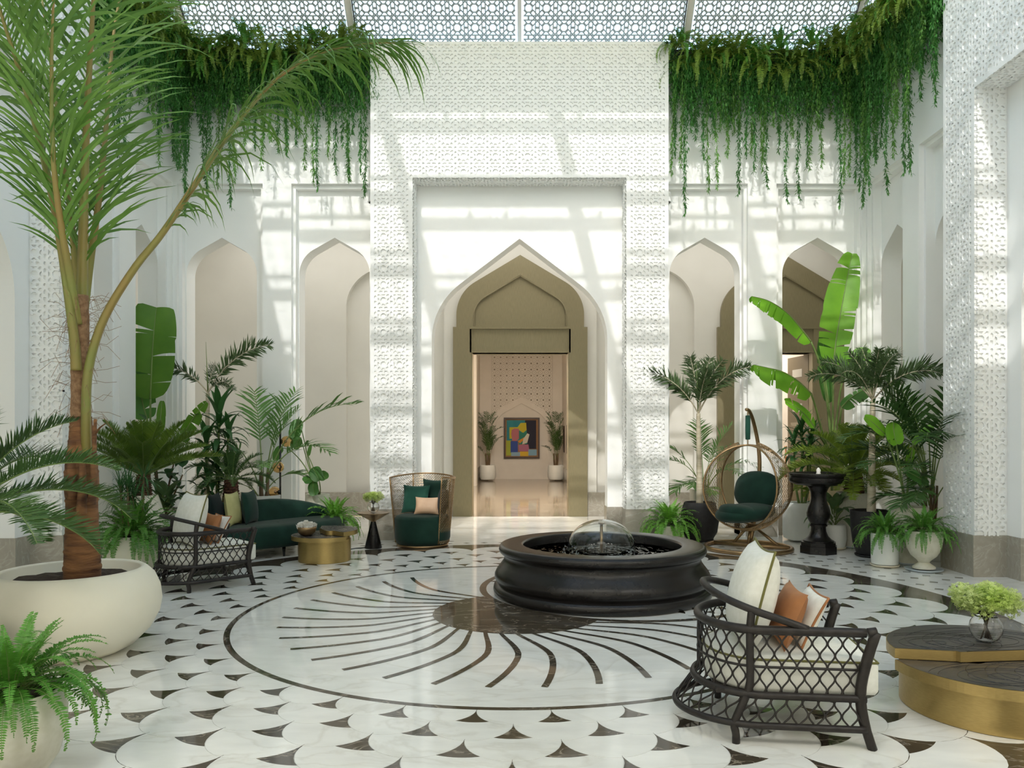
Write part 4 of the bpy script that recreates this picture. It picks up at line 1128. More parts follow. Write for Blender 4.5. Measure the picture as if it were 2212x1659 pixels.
def arcpath(L, pitch, droop, n=9, side=0.0):
    """path from the origin along +X, rising at pitch and bending down by droop"""
    p = Vector((0, 0, 0)); out = [p.copy()]; a = radians(pitch)
    for i in range(n):
        t = (i+.5)/n; b = a-radians(droop)*t**1.4
        p = p+Vector((cos(b), side*t, sin(b)))*(L/n); out.append(p.copy())
    return out
def crown(t, z, meshes, n, name='frond', az0=0., jit=.25, sc=(.85, 1.1), c=(0, 0), rng=None, r=0.0):
    for i in range(n):
        a = az0+2*pi*i*.381966*1.0 if rng is None else rng[0]+(rng[1]-rng[0])*random.random()
        a += random.uniform(-jit, jit)
        inst(meshes[int(i*len(meshes)/n)], name, t, (c[0]+r*cos(a), c[1]+r*sin(a), z), (0, 0, a), random.uniform(*sc))
def pot(t, prof, mt, soil_z, soil_r, sq=0, n=40, saucer=None, smt='saucer', name='pot'):
    m = MB(); rt, zt = prof[-1]
    m.lathe(prof+[(rt-.008, zt+.006), (rt-.022, zt), (max(.02, rt-.026), soil_z-.02)], n, sq=sq); autosm(m.build(name, mt, t), 42)
    m = MB(); NN = 8
    m.grid(lambda i, j: (soil_r*(j/NN)*cos(2*pi*i/24), soil_r*(j/NN)*sin(2*pi*i/24), soil_z+random.uniform(-.006, .006)), 24, NN+1, wrapu=True)
    m.build('soil', 'soil', t)
    if saucer:
        m = MB(); m.lathe([(saucer-.03, 0), (saucer, .012), (saucer+.008, .03), (saucer-.004, .03), (saucer-.02, .012), (.0, .012)], 36); m.build('saucer', smt, t, smooth=True)
def trunk(t, pts, r, mt, rings=0, name='trunk', n=12):
    m = MB(); k = 60 if rings else 16; P = spline(pts, k); R = []
    for i in range(k):
        f = i/(k-1)*(len(r)-1); a = min(int(f), len(r)-2); rr = r[a]+(r[a+1]-r[a])*(f-a)
        if rings: rr *= 1+.05*((i*rings/k) % 1 > .7)+random.uniform(-.012, .012)
        R.append(rr)
    m.tube(P, R, n); return m.build(name, mt, t, smooth=True)
def rel(t, pts): o = Vector(t.location); return [Vector(p)-o for p in pts]

# leaf meshes shared between plants
def strap_leaf(L, w, pitch, droop, fold=.25, mt='drac', n=6, wave=0.0, name='strap_leaf'):
    P = arcpath(L, pitch, droop, n); m = MB(); vs = []
    for i, p in enumerate(P):
        t = i/n; ww = w*.5*(.45+.55*sin(min(1, t*2.4)*pi/2))*(1-max(0, (t-.45)/.55)**1.7) if t < 1 else 0.0008
        vs += [p+Vector((0, -ww, ww*fold)), p, p+Vector((0, ww, ww*fold))]
    fs = []
    for i in range(n): fs += [(3*i, 3*i+1, 3*i+4, 3*i+3), (3*i+1, 3*i+2, 3*i+5, 3*i+4)]
    m.add(vs, fs); return m.mesh(name, mt, smooth=True)
def ovate_leaf(L, w, pitch, droop, stalk, mt, fold=.3, n=7, name='ovate_leaf', blunt=False):
    P = arcpath(L+stalk, pitch, droop, n+3); m = MB(); B = MB(); vs = []; k0 = 3
    B.tube(P[:k0+1], .006 if stalk > .05 else .003, 5, cap=False)
    Q = P[k0:]; nn = len(Q)-1
    for i, p in enumerate(Q):
        t = i/nn; ww = w*.5*(sin(pi*min(1, t**(.55 if not blunt else .9)*1.0))**.8 if 0 < t < 1 else .02)
        vs += [p+Vector((0, -ww, ww*fold)), p, p+Vector((0, ww, ww*fold))]
    fs = []
    for i in range(nn): fs += [(3*i, 3*i+1, 3*i+4, 3*i+3), (3*i+1, 3*i+2, 3*i+5, 3*i+4)]
    m.add(vs, fs); me = mesh2(name, m, mt, B, 'canegreen'); me.polygons.foreach_set('use_smooth', [True]*len(me.polygons)); return me
def banana_leaf(t, mid, wl, wr, facing, mt='banana', tears=5, cup=.35, stalk=None, sr=.014, seed=1, droop=0.0, tipw=.35):
    rg = random.Random(seed); mid = rel(t, mid); P = spline(mid, 31); m = MB(); F = Vector(facing).normalized()
    for sg, wd in ((-1, wl), (1, wr)):
        cuts = sorted([rg.uniform(.12, .92) for _ in range(tears)]); ed = [0]+cuts+[1]
        for a, b in zip(ed, ed[1:]):
            if b-a < .015: continue
            ns = max(2, int((b-a)*26)); rot = rg.gauss(0, .10)*(1 if tears else 0); gap = .09*(b-a)+.012 if tears else 0; sag = rg.uniform(0, .25)*(1 if tears else .3)+droop
            vs = []
            for i in range(ns+1):
                tt = a+(b-a)*i/ns; f = tt*30; k = min(int(f), 29); p = P[k].lerp(P[k+1], f-k); T = (P[min(k+1, 30)]-P[max(k-1, 0)]).normalized()
                S = T.cross(F).normalized()*sg; N_ = S.cross(T)*sg
                w = wd*max(.03, (sin(pi*min(1, max(0, tt)**.75*.98+.02))**.55 if tt < .55 else 1-(1-tipw)*((tt-.55)/.45)**2 if tt < .985 else tipw*.8))
                for v in range(5):
                    e = v/4; u = e*w
                    edge = (1 if i == 0 and a > 0 else 0)-(1 if i == ns and b < 1 else 0)
                    q = p+S*u*cos(cup*(1-e*.4))+N_*(u*sin(cup)*(.9-1.5*e*cup))+T*(u*.22+edge*gap*e*.5+rot*u)+Vector((0, 0, -1))*u*e*sag
                    vs.append(q)
            m.add(vs, [(5*i+v, 5*i+v+1, 5*i+v+6, 5*i+v+5) for i in range(ns) for v in range(4)])
    B = MB(); B.tube(P, [sr*(1-.75*i/30) for i in range(31)], 6)
    me = mesh2('leaf', m, mt, B, 'canegreen'); me.polygons.foreach_set('use_smooth', [True]*len(me.polygons))
    o = bpy.data.objects.new('leaf', me); COL.objects.link(o); o.parent = t
    if stalk:
        q = MB(); q.tube(spline(rel(t, stalk)+[mid[0]], 18), [sr*1.5-(sr*.5)*i/17 for i in range(18)], 8); q.build('leaf_stalk', 'canegreen', t, smooth=True)
    return o

# ---- coconut palm in the big cream planter
t = thing('potted_coconut_palm', 'tall young coconut palm in the largest round cream planter', 'palm', (-3.26, 5.65, 0))
m = MB(); m.lathe([(.28, 0), (.33, .004), (.42, .05), (.52, .15), (.585, .27), (.60, .36), (.588, .46), (.55, .55), (.50, .60), (.478, .613), (.462, .612), (.448, .60), (.445, .50)], 72); m.build('pot', 'cream', t, smooth=True)
m = MB(); m.grid(lambda i, j: (.447*j/10*cos(2*pi*i/40), .447*j/10*sin(2*pi*i/40), .535+random.uniform(-.012, .012)), 40, 11, wrapu=True); m.build('soil', 'soil', t)
tp = rel(t, [(-3.187, 5.650, 0.548), (-3.187, 5.650, 0.780), (-3.190, 5.650, 1.052), (-3.193, 5.650, 1.290), (-3.193, 5.650, 1.529), (-3.197, 5.650, 1.733)])
m = MB(); P = spline(tp, 80); R = []
prf = [.125, .122, .116, .108, .106, .116, .108, .092, .078, .070]
for i in range(80):
    f = i/79*9; a = min(int(f), 8); rr = prf[a]+(prf[a+1]-prf[a])*(f-a)
    ph = (i*11.0/80) % 1
    R.append(rr*(1+.045*(ph > .82)-.02*(ph < .1)+random.uniform(-.01, .01)))
m.tube(P, R, 20); m.build('trunk', 'bark', t, smooth=True)
m = MB(); P = spline(rel(t, [(-3.197, 5.650, 1.682), (-3.200, 5.650, 1.937), (-3.204, 5.650, 2.209), (-3.200, 5.650, 2.448), (-3.200, 5.650, 2.624)]), 20)
m.tube(P, [.068-.016*i/19+random.uniform(-.003, .003) for i in range(20)], 16); m.build('fibre_sheath', 'fibre', t, smooth=True)
m = MB()
for i in range(130):
    f = random.random(); p = P[int(f*19)]; a = random.uniform(-pi, pi); r = .06
    q = p+Vector((r*cos(a), r*sin(a), 0)); l = random.uniform(.05, .22)
    m.tube([q, q+Vector((cos(a)*l*.6, sin(a)*l*.6, random.uniform(-.05, .07))), q+Vector((cos(a)*l, sin(a)*l, random.uniform(-.12, .06)))], .0016, 3, cap=False)
m.build('loose_fibre', 'fibre', t, kind='stuff')
for pts, r in (([(-3.046, 5.550, 1.363), (-3.042, 5.550, 1.530), (-3.036, 5.550, 1.714)], .03), ([(-3.172, 5.520, 1.131), (-3.200, 5.540, 1.396), (-3.202, 5.560, 1.563)], .05), ([(-3.054, 5.530, 1.097), (-3.034, 5.530, 1.264), (-3.050, 5.540, 1.446)], .045), ([(-3.119, 5.520, 1.031), (-3.112, 5.520, 1.231), (-3.123, 5.540, 1.396)], .055), ([(-3.039, 5.550, 1.597), (-2.989, 5.520, 1.647), (-2.935, 5.500, 1.680)], .010)):
    q = MB(); P = spline(rel(t, pts), 10); q.tube(P, [r*(1-.45*i/9) for i in range(10)], 10, flat=.5); q.build('leaf_base', 'bark', t, smooth=True)
def coco(path, n, ll, **k):
    me = pinnate('frond', rel(t, path), n, ll, .025, seg=5, r0=k.pop('r0', .034), r1=.006, ml='coco', mr='petiole', np=60, **k)
    o = bpy.data.objects.new('frond', me); COL.objects.link(o); o.parent = t
full = lambda a=1.0, b=.55: (lambda s: (a-(a-b)*s) if s > .08 else .6)
coco([(-3.190, 5.580, 2.067), (-3.195, 5.560, 2.300), (-3.233, 5.500, 2.823), (-3.289, 5.450, 3.304), (-3.363, 5.350, 3.837), (-3.419, 5.250, 4.190), (-3.452, 5.150, 4.451), (-3.471, 5.000, 4.850)], 34, .82, ang=62, grav=.55, lift=-5, start=.42, shape=full(.9, .9), r0=.038, jit=.2, endang=50)
coco([(-3.199, 5.660, 2.483), (-3.189, 5.660, 2.892), (-3.179, 5.660, 3.370), (-3.150, 5.640, 3.907), (-3.097, 5.600, 4.430), (-3.036, 5.550, 4.907), (-2.881, 5.400, 5.500)], 46, 1.05, ang=30, grav=.62, lift=12, start=.14, shape=full(.75, 1.0), r0=.042, jit=.25, endang=48)
coco([(-3.124, 5.600, 1.445), (-3.120, 5.580, 1.697), (-3.103, 5.580, 2.067), (-3.003, 5.600, 2.440), (-2.805, 5.650, 2.822), (-2.625, 5.700, 3.090), (-2.418, 5.780, 3.477), (-2.237, 5.850, 3.817), (-2.025, 5.900, 4.138), (-1.810, 5.950, 4.392), (-1.537, 6.000, 4.578), (-1.222, 6.050, 4.676), (-0.946, 6.100, 4.712)], 84, .74, ang=34, grav=.95, lift=0, start=.42, shape=full(.95, .6), r0=.036, jit=.45, hang=.45)
coco([(-3.265, 5.750, 2.463), (-3.310, 5.780, 2.850), (-3.400, 5.850, 3.359), (-3.538, 5.950, 3.998), (-3.686, 6.050, 4.694), (-3.805, 6.100, 5.345)], 36, .95, ang=36, grav=.75, lift=5, start=.2, shape=full(.8, .95), jit=.25)
coco([(-3.192, 5.600, 2.406), (-3.187, 5.500, 2.723), (-3.186, 5.400, 3.028), (-3.177, 5.300, 3.385), (-3.166, 5.250, 3.779), (-3.135, 5.200, 4.260), (-3.080, 5.150, 4.792)], 34, .9, ang=30, grav=.95, lift=0, start=.28, shape=full(.8, .9), jit=.3)
coco([(-3.237, 5.750, 2.463), (-3.238, 5.850, 2.936), (-3.226, 5.950, 3.460), (-3.261, 6.100, 3.985), (-3.305, 6.250, 4.571), (-3.316, 6.400, 5.182), (-3.246, 6.600, 5.890)], 34, .9, ang=44, grav=.9, lift=5, start=.25, shape=full(.7, .95), jit=.3)

# ---- cycads
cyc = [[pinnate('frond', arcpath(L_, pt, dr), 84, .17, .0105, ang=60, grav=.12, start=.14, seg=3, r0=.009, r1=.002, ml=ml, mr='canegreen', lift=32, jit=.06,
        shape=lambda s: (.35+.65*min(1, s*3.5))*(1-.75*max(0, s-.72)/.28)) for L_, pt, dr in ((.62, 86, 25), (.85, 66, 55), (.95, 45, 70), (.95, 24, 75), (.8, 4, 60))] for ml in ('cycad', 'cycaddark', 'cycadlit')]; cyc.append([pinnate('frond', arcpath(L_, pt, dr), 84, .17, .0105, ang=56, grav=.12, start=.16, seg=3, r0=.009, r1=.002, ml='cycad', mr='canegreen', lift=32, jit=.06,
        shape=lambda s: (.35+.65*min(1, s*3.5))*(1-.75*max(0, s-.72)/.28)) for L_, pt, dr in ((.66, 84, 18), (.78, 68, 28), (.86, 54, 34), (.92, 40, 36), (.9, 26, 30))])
def cycad(label, loc, zc, n, s, ml, prof, mt, trz, trr, sq=0, saucer=None, rng=None, smt='saucer'):
    t = thing('potted_cycad', label, 'plant', loc, random.uniform(0, 3), 'potted cycads')
    pot(t, prof, mt, prof[-1][1]-.03, prof[-1][0]-.03, sq=sq, saucer=saucer, smt=smt)
    m = MB(); k = 24; m.grid(lambda i, j: ((trr*(1+.1*sin(3*j)+.12*((i*7+j*5) % 3 == 0))*(1-.25*(j/k)))*cos(2*pi*i/22), (trr*(1+.1*sin(3*j)+.12*((i*7+j*5) % 3 == 0))*(1-.25*(j/k)))*sin(2*pi*i/22), trz+(zc-trz)*j/k), 22, k+1, wrapu=True)
    m.build('trunk', 'barkdark', t)
    crown(t, zc, cyc[ml], n, sc=(.9*s, 1.1*s), rng=rng, r=trr*.4); return t
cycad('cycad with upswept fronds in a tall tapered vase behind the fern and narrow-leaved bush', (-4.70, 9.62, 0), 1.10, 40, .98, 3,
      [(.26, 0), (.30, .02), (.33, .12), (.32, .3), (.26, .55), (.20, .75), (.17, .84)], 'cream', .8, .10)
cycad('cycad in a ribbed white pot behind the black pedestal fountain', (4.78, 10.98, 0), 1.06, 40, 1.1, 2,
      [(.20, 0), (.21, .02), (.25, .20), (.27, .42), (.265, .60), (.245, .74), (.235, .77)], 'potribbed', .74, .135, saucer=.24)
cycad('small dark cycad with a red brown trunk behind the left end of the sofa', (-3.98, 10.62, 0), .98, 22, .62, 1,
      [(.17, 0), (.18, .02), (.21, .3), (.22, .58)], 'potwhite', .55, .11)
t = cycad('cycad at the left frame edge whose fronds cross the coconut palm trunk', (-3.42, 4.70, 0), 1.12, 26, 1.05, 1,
      [(.15, 0), (.17, .01), (.235, .12), (.25, .24), (.225, .36), (.20, .40)], 'potgrey', .37, .09)
t.rotation_euler.z = .4

# ---- Boston ferns
def fernset(ml): return [pinnate('frond', arcpath(L_, pt, dr), 38, .040, .0105, ang=76, grav=.25, start=.10, seg=3, r0=.0026, r1=.001, ml=ml, mr='canegreen', lift=14, jit=.15,
        shape=lambda s: (.5+.5*min(1, s*3))*(1-.8*max(0, s-.5)/.5)) for L_, pt, dr in ((.36, 82, 50), (.42, 64, 95), (.46, 44, 115), (.48, 26, 125), (.52, 14, 125), (.50, -4, 80))]
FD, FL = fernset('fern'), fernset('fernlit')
def fern(label, loc, prof, mt, zc, n, s, ms, saucer=None, smt='saucer', sq=0, extra=None):
    t = thing('potted_fern', label, 'fern', loc, random.uniform(0, 3), 'potted Boston ferns')
    pot(t, prof, mt, prof[-1][1]-.03, prof[-1][0]-.03, saucer=saucer, smt=smt, sq=sq)
    crown(t, zc, ms, n, sc=(.8*s, 1.12*s), r=prof[-1][0]*.30); return t
fern('bright fern in a large mottled stone pot at the lower left corner', (-2.36, 3.62, 0), [(.13, 0), (.15, .005), (.20, .08), (.232, .20), (.235, .30), (.215, .39)], 'potcrackle', .41, 100, .92, FD[:5])
tf = fern('fern skirt under a narrow-leaved bush in a round cream pot beside the palm planter', (-4.44, 8.85, 0), [(.20, 0), (.23, .01), (.30, .12), (.315, .26), (.29, .38), (.25, .44)], 'cream', .47, 110, 1.25, FD)
fern('bright fern in a white pot at the right end of the green sofa', (-2.72, 11.30, 0), [(.13, 0), (.15, .01), (.18, .18), (.19, .34)], 'potwhite', .36, 100, 1.0, FL)
fern('sunlit fern in a cream pot against the portal base, left of the dark grey pot', (2.20, 11.28, 0), [(.11, 0), (.13, .005), (.165, .14), (.18, .27)], 'potcrackle', .29, 100, 1.08, FL)
fern('small fern in a white cylinder pot on a cream saucer, right foreground of the planters', (4.45, 9.34, 0), [(.13, .03), (.15, .035), (.155, .08), (.158, .40)], 'potwhite', .42, 90, .80, FD, saucer=.16, smt='saucer2')
fern('small fern in a footed cream urn on a pale blue saucer by the side portal', (4.77, 9.04, 0), [(.125, .03), (.125, .05), (.075, .085), (.06, .10), (.075, .125), (.14, .18), (.185, .27), (.203, .38), (.205, .47)], 'potcrackle', .49, 90, .82, FD, saucer=.20)
# narrow-leaved bush rising out of the fern skirt
nl = [strap_leaf(.26, .012, p, d, mt='drac', n=5, name='narrow_leaf') for p, d in ((80, 40), (50, 80), (20, 90), (-10, 60))]
for c in range(7):
    a = c*2.4; r = .0 if c == 0 else .13; bz = .94+.10*(c % 3)
    trunk(tf, [(r*.3*cos(a), r*.3*sin(a), .44), (r*.8*cos(a), r*.8*sin(a), .62), (r*cos(a), r*sin(a), bz)], [.014, .010], 'canebrown', name='stem', n=7)
    for i in range(30): inst(nl[i % 4], 'leaf', tf, (r*cos(a), r*sin(a), bz-.02-.004*i), (0, 0, i*2.4+c), random.uniform(.95, 1.35))

# ---- foxtail palms
foxm = [pinnate('frond', arcpath(L_, pt, dr), 78, .185, .017, ang=52, grav=.15, start=.22, seg=3, r0=.010, r1=.003, ml='fox', mr='cane', plume=True, jit=.2,
        shape=lambda s: (.6+.4*min(1, s*4))*(1-.55*max(0, s-.6)/.4)) for L_, pt, dr in ((.80, 78, 30), (.92, 62, 55), (.95, 52, 75), (.9, 40, 90))]
def foxtail(label, loc, prof, mt, zt, tr, lean, fr, saucer=None, sq=0):
    t = thing('potted_foxtail_palm', label, 'palm', loc, 0, 'foxtail palms')
    pot(t, prof, mt, prof[-1][1]-.03, prof[-1][0]-.03, saucer=saucer, smt='potdark', sq=sq)
    trunk(t, [(0, 0, prof[-1][1]-.05), (lean[0]*.3, lean[1]*.3, zt*.55), (lean[0], lean[1], zt)], tr, 'cane', rings=9)
    for az, k, s in fr: inst(foxm[k], 'frond', t, (lean[0], lean[1], zt), (0, 0, radians(az)), s)
    m = MB(); m.tube([(lean[0], lean[1], zt), (lean[0]-.03, lean[1], zt+.75)], [.010, .002], 6); m.build('spear_leaf', 'canegreen', t, smooth=True)
    return t
foxtail('foxtail palm with three dark plumes standing behind the sofa, left', (-4.62, 11.35, 0), [(.15, 0), (.18, .02), (.20, .3), (.20, .5)], 'potwhite', 2.22, [.05, .035, .028], (.02, 0), ((178, 2, 1.05), (8, 1, 1.3), (-35, 3, .75), (100, 1, .8)))
foxtail('pale-trunked foxtail palm in the large dark grey pot left of the egg chair', (2.72, 11.60, 0), [(.17, .03), (.20, .035), (.26, .14), (.285, .30), (.275, .44), (.235, .57), (.225, .58)], 'potdark', 1.92, [.055, .042, .03], (-.02, 0), ((172, 1, 1.15), (15, 1, 1.3), (95, 0, 1.25), (-75, 0, .9), (50, 0, 1.2), (150, 1, 1.0), (-20, 0, 1.1)), saucer=.20)
foxtail('foxtail palm with a ringed pale trunk in a black pot beside the cream vase', (4.64, 10.12, 0), [(.15, .03), (.18, .035), (.23, .18), (.255, .38), (.262, .60)], 'potdark', 2.05, [.06, .045, .03], (.02, 0), ((178, 2, 1.0), (-5, 2, 1.2), (90, 0, 1.0), (-90, 1, 1.0), (45, 1, 1.0), (135, 1, 1.0), (-45, 2, 1.0), (-140, 2, 1.0), (20, 0, .95), (-100, 0, .9), (160, 0, .9)), saucer=.20)

# ---- kentia and areca palms
def kset(ml): return [pinnate('frond', arcpath(L_, pt, dr), 17, .34, .030, ang=48, grav=.45, start=.42, seg=3, r0=.010, r1=.002, ml=ml, mr='canegreen', lift=18, jit=.1) for L_, pt, dr in ((1.25, 84, 40), (1.3, 72, 75), (1.15, 62, 95), (.8, 55, 110))]
KM, KD = kset('kentia'), kset('kentiadk')
def kentia(label, loc, prof, mt, zc, fr, ms, sq=0, stems=4, sr=.02, saucer=None, name='potted_kentia_palm', group='kentia palms'):
    t = thing(name, label, 'palm', loc, 0, group)
    pot(t, prof, mt, prof[-1][1]-.03, prof[-1][0]-.03, sq=sq, saucer=saucer)
    zs = prof[-1][1]-.05
    for i in range(stems):
        a = i*2.4; trunk(t, [(.05*cos(a), .05*sin(a), zs), (.07*cos(a), .07*sin(a), zc*.8), (.08*cos(a), .08*sin(a), zc+.05)], [sr, sr*.5], 'canebrown' if sr > .015 else 'canegreen', name='stem', n=8)
    for az, k, s, z in fr: inst(ms[k], 'frond', t, (.06*cos(radians(az)), .06*sin(radians(az)), z), (0, 0, radians(az)), s)
    return t
kentia('kentia palm with arching fronds in a wide white pot behind the green sofa', (-3.72, 11.15, 0), [(.22, 0), (.24, .02), (.245, .3), (.245, .72)], 'potwhite', 1.0,
       ((10, 1, 1.4, .95), (-20, 2, 1.15, .9), (175, 1, 1.0, .85), (60, 0, 1.2, .9), (120, 0, 1.25, .85), (-70, 2, .8, .85), (200, 2, .8, .7), (0, 0, .95, .9), (-140, 3, .8, .7), (30, 3, .9, .8)), KM, sr=.028)
kentia('kentia palm in a square white planter behind the hanging egg chair', (2.98, 12.42, 0), [(.17, 0), (.18, .01), (.20, .4), (.21, .72)], 'potribbed', .80,
       ((5, 0, .85, .8), (25, 1, .85, .75), (170, 1, .9, .75), (150, 2, .8, .8), (90, 0, .9, .8), (-60, 2, .75, .7), (-120, 3, .8, .7), (-20, 2, .85, .75), (60, 1, .8, .75), (215, 3, .9, .6), (-90, 3, .7, .6)), KM, sq=.6, sr=.008, stems=8)
kentia('dense dark areca palm in a white pot against the right side portal', (5.26, 9.82, 0), [(.15, 0), (.17, .02), (.19, .3), (.19, .52)], 'potwhite', .9,
       ((165, 0, 1.2, .9), (185, 0, 1.15, 1.0), (140, 0, 1.1, .9), (200, 1, 1.15, 1.1), (175, 2, 1.1, 1.1), (-110, 1, 1.15, .9), (-90, 0, 1.15, .9), (-150, 0, 1.1, .9), (-120, 2, 1.1, 1.1), (-160, 1, 1.0, .7), (-130, 3, 1.0, .7), (170, 1, 1.0, .9), (195, 2, 1.0, .8), (150, 2, 1.05, .9), (100, 1, .9, .8), (-100, 1, 1.0, .8), (-130, 2, .95, .8), (215, 3, 1.0, .6), (180, 0, 1.1, .8), (230, 3, .9, .9), (160, 3, .9, .6), (-80, 2, .9, .7), (140, 1, 1.1, .6), (205, 1, .95, 1.0)), KD, sr=.018, stems=8)
for x, lb in ((-1.17, 'slender kentia palm in a white pot left of the framed painting'), (1.20, 'slender kentia palm in a white pot right of the framed painting')):
    kentia(lb, (x, 26.75, 0), [(.20, .03), (.25, .05), (.285, .14), (.29, .32), (.275, .50), (.265, .54)], 'potwhite', .9,
           [(a, (0, 0, 0, 1)[i % 4], .62, .72+.16*(i % 7)) for i, a in enumerate(range(0, 720, 31))], KD, sr=.03, stems=5, name='hall_palm', group='palms beside the painting')

# ---- dracaenas
dl = [strap_leaf(.36, .066, p, d, mt='drac', name='dracaena_leaf') for p, d in ((76, 45), (50, 80), (26, 90), (0, 75))]
def dracaena(label, loc, prof, mt, heads, sq=0, ls=1.0, hang=0):
    t = thing('potted_dracaena', label, 'plant', loc, 0, 'potted dracaenas')
    pot(t, prof, mt, prof[-1][1]-.03, prof[-1][0]-.03, sq=sq)
    for x, y, z, n, s in heads:
        trunk(t, [(x*.3, y*.3, prof[-1][1]-.05), (x*.8, y*.8, z*.6), (x, y, z)], [.020, .014], 'canegreen', rings=5, name='cane', n=8)
        for i in range(n): inst(dl[min(3, i*4//n)], 'leaf', t, (x, y, z+.05-.012*i*s), (0, 0, i*2.4+random.uniform(-.2, .2)), s*random.uniform(.85, 1.1)*ls)
    return t
dracaena('tall dracaena with three leafy heads behind the left end of the sofa', (-4.30, 10.95, 0), [(.17, 0), (.19, .02), (.21, .5)], 'potwhite',
         ((.02, 0, 1.86, 30, 1.35), (-.14, -.06, 1.45, 28, 1.1), (.03, -.10, 1.18, 26, 1.0), (-.05, -.22, .95, 20, .85), (.13, .06, 1.60, 22, 1.0)))
dracaena('bushy dracaena in a square white planter behind the black pedestal fountain', (4.27, 11.62, 0), [(.20, .02), (.23, .03), (.245, .1), (.245, .50), (.22, .575)], 'potwhite',
         ((0, 0, 1.65, 26, 1.0), (.16, .05, 1.50, 22, .95), (-.12, .0, 1.45, 22, .9), (.05, -.12, 1.3, 22, .85)), sq=.5)

# ---- giant bird-of-paradise plants
CF = (0, -1, .15)
t = thing('potted_banana_plant', 'banana-like plant with huge torn sunlit leaves in the right rear corner', 'plant', (4.72, 11.72, 0))
pot(t, [(.18, 0), (.20, .02), (.22, .3), (.22, .5)], 'potwhite', .46, .19)
base = [(4.765, 11.720, 0.746), (4.765, 11.720, 1.169)]
banana_leaf(t, [(4.737, 11.600, 2.627), (4.779, 11.600, 3.026), (4.850, 11.620, 3.406), (4.967, 11.680, 3.915), (5.088, 11.750, 4.368)], .28, .22, (-.15, -1, .1), tears=9, stalk=base+[(4.763, 11.680, 1.874)], seed=4, cup=.18)
banana_leaf(t, [(4.364, 11.500, 2.992), (4.139, 11.450, 3.249), (3.936, 11.400, 3.434), (3.679, 11.350, 3.576), (3.418, 11.300, 3.635)], .13, .17, (.1, -.55, .9), tears=8, stalk=base+[(4.693, 11.700, 2.016), (4.542, 11.600, 2.641)], seed=5, cup=-.5, droop=.45)
banana_leaf(t, [(4.327, 11.400, 2.211), (4.103, 11.350, 2.400), (3.867, 11.300, 2.526), (3.647, 11.250, 2.576), (3.415, 11.200, 2.619)], .17, .20, (0, -.5, .9), tears=9, stalk=base+[(4.582, 11.650, 1.663), (4.434, 11.500, 2.009)], seed=8, cup=-.4, droop=.5)
banana_leaf(t, [(4.919, 11.600, 2.571), (4.996, 11.550, 2.672), (5.127, 11.500, 2.771), (5.229, 11.450, 2.800)], .17, .20, (0, -1, .5), tears=2, stalk=base+[(4.834, 11.700, 1.875), (4.870, 11.650, 2.295)], seed=9)
banana_leaf(t, [(4.842, 11.550, 2.011), (4.939, 11.500, 2.133), (5.077, 11.420, 2.247), (5.238, 11.350, 2.332)], .10, .12, (0, -.8, .6), mt='bananadk', tears=2, stalk=base+[(4.832, 11.660, 1.593)], seed=10, cup=-.3)
banana_leaf(t, [(4.420, 11.500, 1.697), (4.277, 11.450, 1.869), (4.107, 11.400, 2.005), (3.925, 11.350, 2.085)], .12, .14, (0, -.7, .7), tears=2, stalk=base+[(4.635, 11.660, 1.452)], seed=11)
banana_leaf(t, [(4.747, 11.800, 2.090), (4.696, 11.850, 2.664), (4.701, 11.900, 3.170)], .14, .14, (.3, -1, .1), mt='bananadk', tears=1, stalk=base+[(4.763, 11.750, 1.664)], seed=12)

t = thing('potted_banana_plant', 'banana-like plant with one huge upright leaf at the left side arch', 'plant', (-5.25, 11.25, 0))
pot(t, [(.16, 0), (.18, .02), (.20, .3), (.20, .45)], 'potwhite', .42, .17)
base = [(-5.396, 11.200, 0.919), (-5.383, 11.200, 1.323)]
banana_leaf(t, [(-5.352, 11.150, 2.117), (-5.324, 11.120, 2.464), (-5.304, 11.120, 2.866), (-5.291, 11.150, 3.205), (-5.288, 11.200, 3.455)], .33, .31, (.25, -1, .05), tears=3, stalk=base, seed=21, cup=.12, tipw=.7, mt='bananamid')
banana_leaf(t, [(-5.448, 11.250, 1.830), (-5.515, 11.250, 2.068), (-5.585, 11.280, 2.341), (-5.649, 11.300, 2.546)], .20, .20, (.2, -1, .1), mt='bananadk', tears=1, stalk=base, seed=22)
banana_leaf(t, [(-5.146, 11.000, 1.627), (-5.133, 11.000, 1.825), (-5.113, 11.000, 2.084)], .06, .07, (.2, -1, .1), tears=0, stalk=base, seed=23, mt='bananamid')
banana_leaf(t, [(-4.902, 10.900, 1.429), (-4.729, 10.850, 1.626), (-4.564, 10.800, 1.854), (-4.374, 10.750, 2.060)], .10, .13, (.1, -.9, .4), tears=7, stalk=base, seed=24, mt='bananamid')

t = thing('potted_strelitzia', 'bird-of-paradise plant in a tall cream goblet vase among the right planters', 'plant', (4.86, 9.58, 0))
pot(t, [(.20, .02), (.19, .04), (.125, .10), (.115, .14), (.15, .22), (.195, .36), (.22, .52), (.225, .70)], 'potcrackle', .66, .19, saucer=.23)
base = [(4.828, 9.580, 0.717)]
banana_leaf(t, [(4.507, 9.450, 1.606), (4.404, 9.400, 1.679), (4.315, 9.380, 1.753), (4.206, 9.350, 1.814)], .075, .085, (0, -1, .3), tears=0, stalk=base+[(4.679, 9.500, 1.194)], sr=.008, seed=31)
banana_leaf(t, [(4.609, 9.450, 1.754), (4.595, 9.420, 1.662), (4.602, 9.400, 1.566), (4.621, 9.380, 1.481)], .11, .11, (0, -1, .3), tears=0, stalk=base+[(4.702, 9.500, 1.251), (4.635, 9.480, 1.651)], sr=.008, seed=32)
